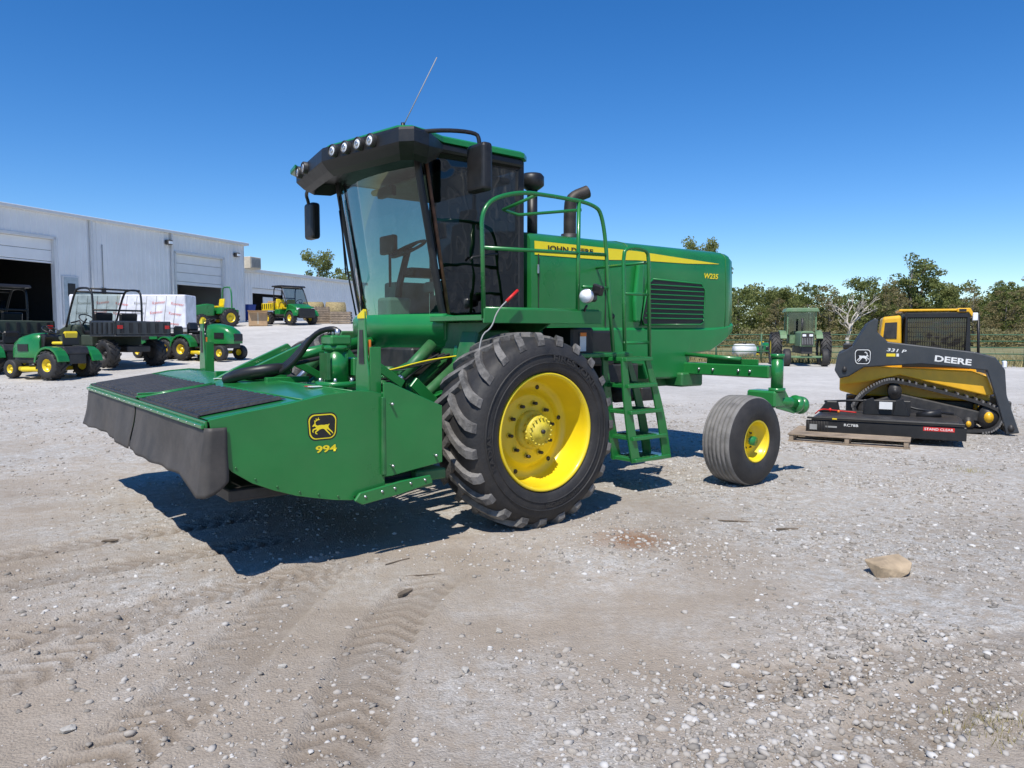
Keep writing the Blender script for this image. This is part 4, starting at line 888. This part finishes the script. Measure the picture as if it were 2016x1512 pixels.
def cab_tractor(x,y,hd_):
    T_=thing('farm_tractor',(x,y,gh(x,y)),hd_,'old faded green cab tractor with big black tyres','tractor')
    OG=mk('faded_green',(.12,.23,.11),.5,dust=.3); mb=MB()
    mb.prism([(-.32,.95),(-.30,1.60),(-.2,1.68),(.2,1.68),(.30,1.60),(.32,.95)],'x',.3,2.25,OG,.02,2); mb.box(-1,2.1,-.25,.25,.6,.95,BLKM,.02); mb.box(1.6,2.0,-.8,.8,.4,.5,OG,.02)
    b_=obj(mb,'body',T_); mb=MB(); mb.box(2.25,2.29,-.27,.27,1.0,1.58,BLKM,.005)
    for i in range(7): mb.box(2.29,2.30,-.24+i*.075,-.225+i*.075,1.05,1.35,LGREY,0)
    for sy in (-.15,.15): mb.box(2.28,2.32,sy-.08,sy+.08,1.42,1.52,LAMP,.01)
    obj(mb,'grille',b_)
    mb=MB(); mb.box(-.9,.3,-.55,.55,1.05,1.5,OG,.03); mb.prism([(-.8,2.62),(-.72,2.82),(.72,2.82),(.8,2.62)],'x',-1.0,.5,OG,.04,3)
    for a in (-.85,.3):
        for sy in (-.66,.66): mb.box(a-.03,a+.03,sy-.03,sy+.03,1.5,2.65,OG,.01)
    cb=obj(mb,'cab',T_)
    for xx in (.32,-.87): mb=MB(); mb.add([(xx,-.62,1.5),(xx,.62,1.5),(xx,.62,2.6),(xx,-.62,2.6)],[(0,1,2,3)],GV); obj(mb,'window',cb)
    mb=MB(); mb.box(-.6,-.1,-.25,.25,1.5,2.2,BLK,.04); obj(mb,'seat',cb)
    for sy in (-1,1):
        mb=MB(); P=[(-.3+.92*math.cos(a),.8+.92*math.sin(a)) for a in np.linspace(.6,2.3,8)]+[(-.3+.87*math.cos(a),.8+.87*math.sin(a)) for a in np.linspace(2.3,.6,8)]
        mb.prism(P,'y',sy*.68,sy*1.0,OG,.01); obj(mb,'fender',T_)
    mb=MB(); mb.cyl((1.2,-.1,1.6),(1.2,-.1,2.3),.05,BLKM,10); obj(mb,'exhaust_pipe',T_)
    for sy in (-1,1): wheel(T_,(-.3,sy*1.15,.8),.8,.5,.45,side=sy,lug=20); wheel(T_,(1.8,sy*.85,.42),.42,.3,.22,side=sy)
cab_tractor(14.4,37.6,R_(-103))
def loader():
    T_=thing('track_loader',(7.03,12.9,0),R_(-24),'yellow and black compact track loader on rubber tracks','track loader'); T_.scale=(.73,.93,.97); mb=MB()
    mb.prism([(-1.75,.62),(-1.75,1.2),(-1.55,1.35),(-.9,1.42),(-.6,1.25),(1.0,1.1),(1.15,.6),(.9,.5),(-1.4,.55)],'y',-.54,.54,CYEL,.03,2)
    for ya,yb_ in ((-.80,-.55),(.55,.80)): mb.prism([(-1.75,.74),(-1.72,1.08),(-1.4,1.12),(-.7,1.06),(.9,1.02),(1.3,.90),(1.36,.66),(1.2,.62),(.3,.78),(-.5,.93),(-1.2,.80)],'y',ya,yb_,CYEL,.02,2)
    mb.box(-1.6,1.0,-.5,.5,.25,.5,BLKM,.02)
    mb.prism([(-.98,1.2),(-.88,1.92),(-.50,1.95),(-.46,1.2)],'y',-.60,.60,CYEL,.05,3)
    b_=obj(mb,'body',T_)
    mb=MB(); mb.prism([(-.86,1.55),(-.83,1.82),(-.58,1.83),(-.58,1.55)],'y',-.612,-.602,BLKM,0)
    obj(mb,'grille',b_)
    mb=MB(); mb.prism([(-.45,1.1),(-.42,2.0),(.80,1.98),(.95,1.1)],'y',-.50,.50,BLK,.02)
    for (a,b2) in ((-.43,-.37),(.78,.86)): mb.prism([(a,1.1),(a+.02,2.0),(b2,2.0),(b2+.04,1.1)],'y',-.56,-.50,BLK,.01)
    mb.box(-.45,.9,-.56,-.50,1.06,1.16,BLK,.01); mb.box(-.43,.84,-.56,-.50,1.90,1.99,BLK,.01)
    cb=obj(mb,'cab',T_)
    mb=MB(); mb.box(-.55,.60,-.57,.57,2.01,2.05,CYEL,.012); mb.prism([(.60,1.99),(.60,2.06),(.86,2.06),(.96,1.90),(.90,1.90),(.82,1.99)],'y',-.57,.57,CYEL,.012)
    mb.box(.64,.78,-.58,-.575,2.0,2.045,BLK,0)
    obj(mb,'roof',cb)
    mb=MB()
    for i in range(26): mb.tube([(-.37+i*.046,-.535,1.15),(-.36+i*.045,-.535,1.92)],.005,BLKM,4)
    for i in range(10): mb.tube([(-.38,-.535,1.18+i*.08),(.82,-.535,1.18+i*.08)],.005,BLKM,4)
    obj(mb,'window_mesh',cb)
    mb=MB(); mb.add([(-.40,-.515,1.15),(.84,-.515,1.15),(.80,-.515,1.94),(-.38,-.515,1.94)],[(0,1,2,3)],GD); obj(mb,'window',cb)
    mb=MB(); mb.tube([(1.02,-.5,1.95),(1.05,-.55,1.1)],.03,BLK,6); mb.box(.90,1.0,-.6,-.5,1.85,1.98,LAMP,.01); obj(mb,'cab_light',cb)
    for sy in (-1,1):
        y0,y1=(-.98,-.84) if sy<0 else (.84,.98)
        mb=MB(); A=[(-1.86,1.0),(-1.80,1.28),(-1.50,1.42),(-1.2,1.82),(-1.05,1.90),(-.98,1.86),(-1.0,1.66),(-.78,1.50),(.9,1.34),(1.28,1.26),(1.47,1.06),(1.52,.65),(1.78,.05),(1.55,.02),(1.34,.55),(1.14,1.04),(-.1,1.13),(-1.25,1.06),(-1.55,.90),(-1.75,.86)]
        mb.prism(A,'y',y0,y1,DGREY,.02,2); arm=obj(mb,'loader_arm',T_)
        mb=MB(); mb.cyl((-1.65,y0-.03*1,1.02),(-1.65,y1+.03,1.02),.05,BLKM,12); mb.cyl((1.15,(y0+y1)/2,1.05),(1.5,(y0+y1)/2-.02,.35),.05,CHROME,10); mb.cyl((1.62,y0-.02,.12),(1.62,y1+.02,.12),.06,BLKM,12); obj(mb,'arm_pin',arm)
        if sy<0:
            textmesh('lettering','DEERE',arm,(.15,y0-.004,1.18),(.992,0,-.09),(.09,0,.992),.10,WHT,width=.70,bold=.03)
            textmesh('lettering','331 P',arm,(-.80,y0-.004,1.34),(.992,0,-.08),(.08,0,.992),.055,WHT,width=.40,bold=.02,shear=.2)
            logo(arm,(-1.28,y0-.002,1.24),(1,0,0),(0,0,1),(0,-1,0),.34,.26,BLK,WHT,border=True,flip=True)
            boxes('model_decal',arm,[(-.8,-.62,y0-.004,y0-.002,1.25,1.30,YEL),(-.60,-.55,y0-.004,y0-.002,1.25,1.30,WHT)])
        mb=MB(); ya,yb_=(-.95,-.56) if sy<0 else (.56,.95)
        TP=smoothpath([(-1.45,0,.38),(-1.3,0,.05),(-.6,0,.01),(.9,0,.01),(1.35,0,.06),(1.5,0,.32),(1.3,0,.5),(-.5,0,.86),(-.85,0,.84),(-1.3,0,.6),(-1.45,0,.38)],2)
        n=len(TP)-1; c0=Vector((.1,0,.35)); V=[];F=[]
        for i in range(n):
            p=TP[i]; d=(TP[(i+1)%n]-TP[i-1]).normalized(); nn=Vector((d.z,0,-d.x))
            if nn.dot(p-c0)<0: nn=-nn
            for q_,yy in ((0,ya),(0,yb_),(-.05,yb_),(-.05,ya)): pp=p+nn*q_; V.append((pp.x,yy,max(pp.z,.012 if q_==0 else pp.z)))
        for i in range(n):
            j=(i+1)%n
            for k in range(4): F.append((i*4+k,i*4+(k+1)%4,j*4+(k+1)%4,j*4+k))
        mb.add(V,F,TYRE)
        for i in range(0,n):
            for f_ in (0,.5):
                p=TP[i].lerp(TP[i+1],f_); d=(TP[(i+1)%n]-TP[i-1]).normalized(); nn=Vector((d.z,0,-d.x))
                if nn.dot(p-c0)<0: nn=-nn
                if p.z>.03: mb.rbox((p.x+nn.x*.01,(ya+yb_)/2,p.z+nn.z*.01),(.035,yb_-ya,.04),Matrix.Rotation(-math.atan2(d.z,d.x),3,'Y'),TREADR,0)
        tr=obj(mb,'track',T_); mb=MB()
        for (xx,zz,rr_) in ((1.22,.28,.2),(-1.15,.30,.2),(-.7,.16,.11),(-.3,.16,.11),(.1,.16,.11),(.5,.16,.11),(.85,.16,.11),(-.6,.66,.14)):
            mb.cyl((xx,ya+.03,zz),(xx,yb_-.03,zz),rr_,BLKM,18); mb.cyl((xx,ya+.01,zz),(xx,yb_-.01,zz),rr_*.45,CYEL if zz<.3 else BLKM,12)
        mb.prism([(-1.1,.2),(1.2,.2),(1.1,.36),(-.5,.62),(-1.0,.5)],'y',ya+.06,yb_-.06,BLKM,.02); obj(mb,'track_roller',tr)
    mb=MB(); mb.box(1.5,1.62,-.95,.95,.05,.55,BLKM,.02); mb.box(1.62,1.66,-.9,.9,.08,.3,CYEL,.02); mb.box(1.0,1.3,-.54,.54,.5,.95,CYEL,.03); obj(mb,'coupler',T_)
    mb=MB(); mb.box(1.42,1.5,-.99,-.86,1.08,1.20,LAMP,.02); obj(mb,'headlight',T_)
    mb=MB(); mb.box(-1.7,-1.5,-.3,.3,1.35,1.45,BLK,.02); mb.tube(smoothpath([(-1.3,-.3,1.3),(-1.2,-.35,1.6),(-.98,-.4,1.72)]),.03,BLK,8); obj(mb,'exhaust_pipe',T_)
loader()
P_=thing('wooden_pallet',(5.02,11.08,0),R_(-29),'weathered wooden pallet lying on gravel','pallet')
mb=MB()
for x_ in (-.78,-.03,.72): mb.box(x_,x_+.06,-.54,.54,.022,.10,WOOD,.004)
for i in range(7): mb.box(-.80,.80,-.55+i*.165,-.44+i*.165,.1005,.122,WOOD,.003)
for y in (-.54,-.05,.44): mb.box(-.80,.80,y,y+.10,.002,.0215,WOOD,.002)
obj(mb,'slat',P_)
C_=thing('brush_cutter',(5.60,11.2,.124),R_(-29),'black rotary brush cutter attachment resting on a pallet','mower attachment'); C_.scale=(.80,.8,1); mb=MB()
mb.prism([(-1.3,0),(-1.22,.20),(-1.1,.24),(1.15,.23),(1.25,.18),(1.27,0)],'y',-.6,.75,BLKM,.015,2)
mb.box(-1.32,1.28,-.63,-.6,-.02,.17,BLK,.01); mb.box(-1.3,1.25,-.66,-.63,.19,.22,BLK,.005)
dk=obj(mb,'deck',C_)
mb=MB()
for xx in (-.25,.25): mb.prism([(xx-.14,.235),(xx-.10,.46),(xx+.02,.50),(xx+.14,.235)],'y',.05,.09,BLK,.01)
mb.box(-.4,.4,.1,.16,.235,.46,BLK,.01); mb.prism([(-1.2,.235),(-1.05,.42),(-.85,.42),(-.8,.235)],'y',.1,.2,BLK,.02)
mb.tube([(-1.1,.2,.40),(-.6,.2,.43),(0,.2,.44),(.5,.2,.34),(1.1,.3,.28)],.018,BLK,8); mb.cyl((.0,.3,.23),(0,.3,.44),.13,BLK,16); mb.cyl((.5,.2,.23),(.9,.2,.30),.06,BLK,14)
obj(mb,'frame',C_)
mb=MB()
for i in range(14): mb.cyl((-1.30+i*.028,-.64,.16),(-1.30+i*.028,-.64,-.06-.02*(i%2)),.007,BLKM,5)
obj(mb,'chain_guard',C_)
boxes('decal',C_,[(a,b_,y_-.002,y_,c1,c2,mt) for (a,b_,c1,c2,y_,mt) in ((-.98,-.78,.07,.095,-.634,LGREY),(-1.25,-1.12,.03,.11,-.650,LGREY),(-.86,-.78,.195,.215,-.664,YEL),(.62,1.10,.10,.155,-.632,RED),(-.12,.10,.33,.44,.032,WHT))])
mb=MB(); mb.sphere((-.95,-.2,.30),.03,RED); mb.sphere((-.80,-.2,.28),.025,ORNG); mb.tube(smoothpath([(-1.2,-.3,.24),(-1.1,-.35,.32),(-.95,-.2,.30),(-.5,-.1,.27)]),.01,RED,6)
obj(mb,'hose_coupling',C_)
textmesh('lettering','STAND CLEAR',C_,(.64,-.637,.11),(1,0,0),(0,0,1),.034,WHT,width=.44,bold=.01)
textmesh('lettering','RC78B',C_,(-.66,-.634,.10),(1,0,0),(0,0,1),.038,WHT,width=.24,bold=.01)
WRAP=mk('white_wrap',(.70,.70,.74),.45,var=.2,scale=3,bump=.8,bscale=4)
def put(o,x,y,rz,dz=0): o.location=(x,y,gh(x,y)+dz); o.rotation_euler=(0,0,rz)
S_=thing('wrapped_stack',(-15.0,30.0,gh(-15.0,30)),R_(4),'long stack of panels in white printed wrap','wrapped goods'); mb=MB()
mb.box(-2.2,2.2,-.6,.6,.55,1.85,WRAP,.05,2)
mb.box(-2.2,2.2,-.55,.55,.40,.55,LGREY,.01)
for x_ in (-1.8,-.6,.6,1.8): mb.box(x_-.1,x_+.1,-.55,.55,0,.40,WOOD,.01)
for i in range(11): mb.tube([(-2.0+i*.37,-.605,.6),(-1.85+i*.37,-.605,1.8)],.010,LGREY,4)
obj(mb,'panel_stack',S_)
for i in range(18):
    r_=.15*math.sin(i*2.1); textmesh('lettering','Kawneer',S_,(-2.05+(i%6)*.70+(i//6)*.1,-.617,.70+(i//6)*.38),(math.cos(r_),0,math.sin(r_)),(-math.sin(r_),0,math.cos(r_)),.11,REDF if i%3 else LGREY,width=.48,bold=.0)
mb=MB(); mb.box(-.5,.5,-.45,.45,0,.75,CARD,.015); mb.box(-.04,.04,-.452,.452,.1,.752,mk('tape',(.5,.42,.3),.4),0); mb.add([(-.5,-.45,.75),(.5,-.45,.75),(.55,-.75,.85),(-.55,-.75,.85)],[(0,1,2,3)],CARD)
o=top(obj(mb,'cardboard_box'),'brown cardboard box with an open flap on gravel','box'); put(o,-14.3,42.5,.3)
BLUE=mk('blue_plastic',(.02,.06,.3),.5)
mb=MB(); loftz(mb,[([(-.3,-.3),(.3,-.3),(.3,.3),(-.3,.3)],.06),([(-.36,-.38),(.36,-.38),(.36,.38),(-.36,.38)],1.0)],BLUE); mb.box(-.39,.39,-.42,.42,1.0,1.06,BLUE,.02); mb.cyl((-.3,.35,.1),(.3,.35,.1),.1,BLK,10)
o=top(obj(mb,'rubbish_bin'),'blue wheeled plastic bin beside the shed wall','bin'); put(o,-17.0,48.5,A1)
mb=MB(); mb.cyl((-.6,0,.5),(.6,0,.5),.42,WHT,20); mb.box(-.6,.6,-.4,.4,0,.1,BLKM,.01); mb.cyl((0,0,.9),(0,0,.98),.12,BLK,12)
o=top(obj(mb,'water_tank'),'white plastic tank lying behind the machine','tank'); put(o,14.2,46,.2)
def pallet_stack(n,x,y,rz,lab):
    mb=MB()
    for k in range(n):
        z=k*.145; dx=random.uniform(-.04,.04)
        for yy in (-.48,-.03,.42): mb.box(-.6+dx,.6+dx,yy,yy+.06,z,z+.10,WOOD,0)
        for i in range(7): mb.box(-.6+dx+i*.18,-.5+dx+i*.18,-.5,.5,z+.102,z+.125,WOOD,0)
    o=top(obj(mb,'pallet_stack'),lab,'pallets','stacked pallets by the shed'); put(o,x,y,rz)
pallet_stack(7,-11.6,45.5,.3,'stack of worn wooden pallets on the gravel'); pallet_stack(5,-10.2,45.2,.1,'stack of worn wooden pallets on the gravel'); pallet_stack(6,-12.4,48.5,.2,'stack of worn wooden pallets on the gravel')
for i,(x_,y_) in enumerate(((-13.2,50.2),(-11.8,50.5))):
    mb=MB(); mb.cyl((-.6,0,.65),(.6,0,.65),.62,mk('hay'+str(i),(.33,.26,.13),.95,var=.4,scale=14,bump=1),24)
    o=top(obj(mb,'hay_bale'),'round straw bale beside stacked pallets','hay bale','bales by the shed'); put(o,x_,y_,.4*i)
# ---------------------------------------------------------------- fence
FP=mk('fence_green',(.03,.12,.06),.6,dust=.2)
def fence(p,q_,n,lab):
    F_=thing('pipe_fence',(0,0,0),0,lab,'fence'); p=Vector(p);q_=Vector(q_)
    for i in range(n+1):
        mb=MB(); a=p.lerp(q_,i/n); mb.cyl((a.x,a.y,-.05),(a.x,a.y,1.55),.05,FP,8); obj(mb,'fence_post',F_)
    for z in (.3,.6,.9,1.2,1.5): mb=MB(); mb.tube([(p.x,p.y,z),(q_.x,q_.y,z)],.028,FP,6); obj(mb,'fence_rail',F_)
fence((9,42,0),(26,34,0),8,'green steel pipe fence along the field edge')
fence((26,34,0),(33,28,0),4,'green steel pipe fence closing the field corner')
# ---------------------------------------------------------------- trees
def leafmat(name,c1,c2):
    m,nt,b=nmat(name); N=nt.nodes;L=nt.links; g_=N.new('ShaderNodeNewGeometry'); no=N.new('ShaderNodeTexNoise'); no.inputs['Scale'].default_value=.7; no.inputs['Detail'].default_value=3
    L.new(g_.outputs['Position'],no.inputs['Vector']); oi=N.new('ShaderNodeObjectInfo'); ad=N.new('ShaderNodeMath'); ad.operation='MULTIPLY_ADD'; ad.inputs[1].default_value=.35; L.new(oi.outputs['Random'],ad.inputs[0]); L.new(no.outputs['Fac'],ad.inputs[2])
    r=N.new('ShaderNodeValToRGB'); r.color_ramp.elements[0].position=.4; r.color_ramp.elements[1].position=.9; r.color_ramp.elements[0].color=c1+(1,); r.color_ramp.elements[1].color=c2+(1,); L.new(ad.outputs[0],r.inputs[0]); L.new(r.outputs[0],b.inputs['Base Color'])
    b.inputs['Roughness'].default_value=.7; b.inputs['Specular IOR Level'].default_value=.2
    tr=N.new('ShaderNodeBsdfTranslucent'); L.new(r.outputs[0],tr.inputs[0]); mx=N.new('ShaderNodeMixShader'); mx.inputs[0].default_value=.4; L.new(b.outputs[0],mx.inputs[1]); L.new(tr.outputs[0],mx.inputs[2]); L.new(mx.outputs[0],N['Material Output'].inputs[0])
    return m
LEAF=leafmat('leaves',(.125,.165,.045),(.26,.28,.10)); LEAFO=leafmat('autumn_leaves',(.24,.19,.09),(.30,.28,.14))
BARK=mk('bark',(.16,.14,.12),.9,var=.3); BARKL=mk('pale_bark',(.52,.47,.41),.9,var=.2)
def leafcloud(centers,radii,per,size,mat,name,r):
    n=len(centers)*per; C=np.repeat(centers,per,0); Rr=np.repeat(radii,per,0)
    d=r.normal(size=(n,3)); d/=np.linalg.norm(d,axis=1)[:,None]; P=C+d*(Rr[:,None]*r.uniform(.3,1,(n,1))**.6)*np.array([1,1,.75])
    a=r.normal(size=(n,3)); a/=np.linalg.norm(a,axis=1)[:,None]; b=np.cross(a,r.normal(size=(n,3))); b/=np.linalg.norm(b,axis=1)[:,None]
    s=size*r.uniform(.5,1.3,(n,1)); a*=s; b*=s*.6
    V=np.stack([P-a,P-b,P+a,P+b],1).reshape(-1,3); F=np.arange(n*4)
    me=bpy.data.meshes.new(name); me.vertices.add(n*4); me.vertices.foreach_set('co',V.reshape(-1)); me.loops.add(n*4); me.loops.foreach_set('vertex_index',F); me.polygons.add(n); me.polygons.foreach_set('loop_start',np.arange(n)*4); me.update(calc_edges=True); me.materials.append(mat); return me
def treevariant(seed,H,wd,mat,bark,ncl,trunkh=.3,per=110,cr=1.0):
    r=np.random.default_rng(seed); rd=random.Random(seed); mb=MB()
    mb.tube([(0,0,-.3),(.1,0,H*.3),(.0,.1,H*.6),(.1,0,H*.85)],.2,bark,7,rs=[H*.025,H*.018,H*.012,H*.004]); tips=[]
    for i in range(9):
        z0=H*(trunkh*.8+.55*i/9); a=rd.uniform(0,2*pi); L_=wd*rd.uniform(.6,1)*(1-.4*i/9)
        e=(math.cos(a)*L_,math.sin(a)*L_,z0+H*rd.uniform(.1,.22)); m_=(e[0]*.5,e[1]*.5,z0+H*.05)
        mb.tube([(0,0,z0),m_,e],.1,bark,5,rs=[H*.010,H*.006,H*.002]); tips.append(e); tips.append(m_)
    cs=[]; rs=[]
    for i in range(ncl):
        a=rd.uniform(0,2*pi); t=rd.uniform(0,1); z=H*(trunkh+(1-trunkh)*t); rad=wd*math.sin(min(1,.15+t*.95)*pi*.93)**.6*rd.uniform(.35,1.05)
        cs.append((math.cos(a)*rad,math.sin(a)*rad,z)); rs.append(H*rd.uniform(.05,.11)*cr)
    for t in tips: cs.append(t); rs.append(H*.08*cr)
    return mb,leafcloud(np.array(cs),np.array(rs),per,H*.014,mat,'crown',r)
def copytree(src,x,y,s,rz,label,group='trees along the field edge'):
    t,c=src; n=t.copy(); COL.objects.link(n); n.location=(x,y,0); n.scale=(s[0],s[0],s[1]); n.rotation_euler=(0,0,rz); n['label']=label; n['category']='tree'; n['group']=group
    k=c.copy(); COL.objects.link(k); k.parent=n; return n
srcs=[]
for i,(sd_,H,wd,mt,ncl,th_,pr_,cr_) in enumerate(((11,9,3.8,LEAF,80,.08,120,1),(12,9,3.2,LEAF,60,.12,110,1),(13,11,2.8,LEAF,40,.3,80,.8),(14,9,3.4,LEAFO,34,.2,70,.8))):
    mb,me=treevariant(sd_,H,wd,mt,BARK,ncl,th_,pr_,cr_)
    tr=obj(mb,'tree'); c=bpy.data.objects.new('crown',me); COL.objects.link(c); c.parent=tr; srcs.append((tr,c))
rd=random.Random(5)
labs=['dense green broadleaf tree at the field edge','rounded green tree with dark shaded clumps','tall thin tree with open ragged crown','half bare autumn tree with sparse foliage']
spots=[(0,31,88,.74),(1,36,92,.80),(0,40.5,88,.84),(1,45,92,.78),(2,48.5,92,1.0),(0,54,94,.78),(2,51,94,.92),(1,58,88,.72),(3,46,90,.76),(0,62,94,.86),(3,62.5,90,.9),(1,67,96,.9),(3,37,88,.82),(0,34,97,.78),(1,27,90,.74),(0,24,96,.77),(0,73,92,.84),(1,80,96,.9),(3,57,87,.74),(3,43,87,.85),(0,49,97,.8),(1,65,99,.88),(2,20,96,.6),(3,52.5,86,.7),(3,66,88,.85),(3,30,86,.6)]
used=set()
for k,x_,y_,s_ in spots:
    if k not in used:
        used.add(k); t,c=srcs[k]; t.location=(x_,y_,0); t.scale=(s_*1.15,s_*1.15,s_); t['label']=labs[k]; t['category']='tree'; t['group']='trees along the field edge'
    else: copytree(srcs[k],x_,y_,(s_*rd.uniform(1.05,1.35),s_*rd.uniform(.92,1.05)),rd.uniform(0,6),labs[k])
copytree(srcs[0],20.6,82,(.95,1.26),1,'green tree rising behind the machine hood')
copytree(srcs[0],-21,82,(.9,1.12),1,'green tree rising behind the low shed','trees behind the shed'); copytree(srcs[1],-18.5,84,(.8,.95),2,'green tree rising behind the low shed','trees behind the shed')
mb=MB(); rd=random.Random(21)
def branch(p,d,L_,r_,dep):
    q_=p+d*L_; m_=p+d*L_*.5+Vector((rd.uniform(-1,1),rd.uniform(-1,1),rd.uniform(-.3,.6)))*L_*.12
    mb.tube([p,m_,q_],r_,BARKL,5,rs=[r_,r_*.8,r_*.6])
    if dep>0:
        for k in range(3 if dep>1 else 4):
            nd=(d+Vector((rd.uniform(-1,1),rd.uniform(-1,1),rd.uniform(-.35,.7)))*.9).normalized(); branch(m_ if k==0 else q_,nd,L_*rd.uniform(.55,.8),r_*.55,dep-1)
branch(Vector((0,0,-.2)),Vector((.05,0,1)),2.3,.22,4)
o=obj(mb,'bare_tree'); o.location=(34,76,0); o.scale=(1.1,1.1,.95); top(o,'bare dead tree with pale spreading branches','tree')
r=np.random.default_rng(4); n=1100; X=r.uniform(10,125,n); Y=104+r.uniform(0,12,n); Z=r.uniform(0,1,n)**.75*(6.8+1.2*np.sin(X*.21)+1.0*np.sin(X*.6+1))
me=leafcloud(np.stack([X,Y,Z],1),r.uniform(.8,1.6,n),80,.22,LEAF,'woodland',r); o=bpy.data.objects.new('woodland',me); COL.objects.link(o); o['kind']='stuff'
n=340; X=r.uniform(14,95,n); Y=80+r.uniform(-3,6,n); Z=r.uniform(0,1.7,n); me=leafcloud(np.stack([X,Y,Z],1),r.uniform(.5,1.2,n),60,.16,LEAFO,'undergrowth',r); o=bpy.data.objects.new('undergrowth',me); COL.objects.link(o); o['kind']='stuff'
def blades(P,h,mat,name,r):
    n=len(P); a=r.uniform(0,2*pi,n); w_=h*.06; dx=np.cos(a)*w_; dy=np.sin(a)*w_; l=r.normal(size=(n,2))*h[:,None]*.35
    V=np.stack([np.stack([P[:,0]-dx,P[:,1]-dy,P[:,2]],1),np.stack([P[:,0]+dx,P[:,1]+dy,P[:,2]],1),np.stack([P[:,0]+l[:,0],P[:,1]+l[:,1],P[:,2]+h],1)],1).reshape(-1,3)
    me=bpy.data.meshes.new(name); me.vertices.add(n*3); me.vertices.foreach_set('co',V.reshape(-1)); me.loops.add(n*3); me.loops.foreach_set('vertex_index',np.arange(n*3)); me.polygons.add(n); me.polygons.foreach_set('loop_start',np.arange(n)*3); me.update(calc_edges=True); me.materials.append(mat); o=bpy.data.objects.new(name,me); COL.objects.link(o); o['kind']='stuff'; return o
DRY=mk('dry_grass',(.28,.24,.11),.9,var=.4,scale=2)
n=26000; t=r.uniform(0,1,n); X=9+60*t; Y0=np.interp(X,[9,26,33,80],[42,34,28,26]); Y=Y0+r.exponential(6,n)-.6; blades(np.stack([X,Y,np.full(n,.0)],1),r.uniform(.12,.5,n),DRY,'dry_grass',r)
P=[]
for (cx,cy,sp,k) in ((1.95,2.95,.09,380),(5.3,8.6,.12,260)):
    q_=r.normal(size=(k,2))*sp; P+= [(cx+a,cy+b_,gh(cx+a,cy+b_)) for a,b_ in q_]
P=np.array(P); blades(P,r.uniform(.01,.04,len(P)),DRY,'weeds',r)
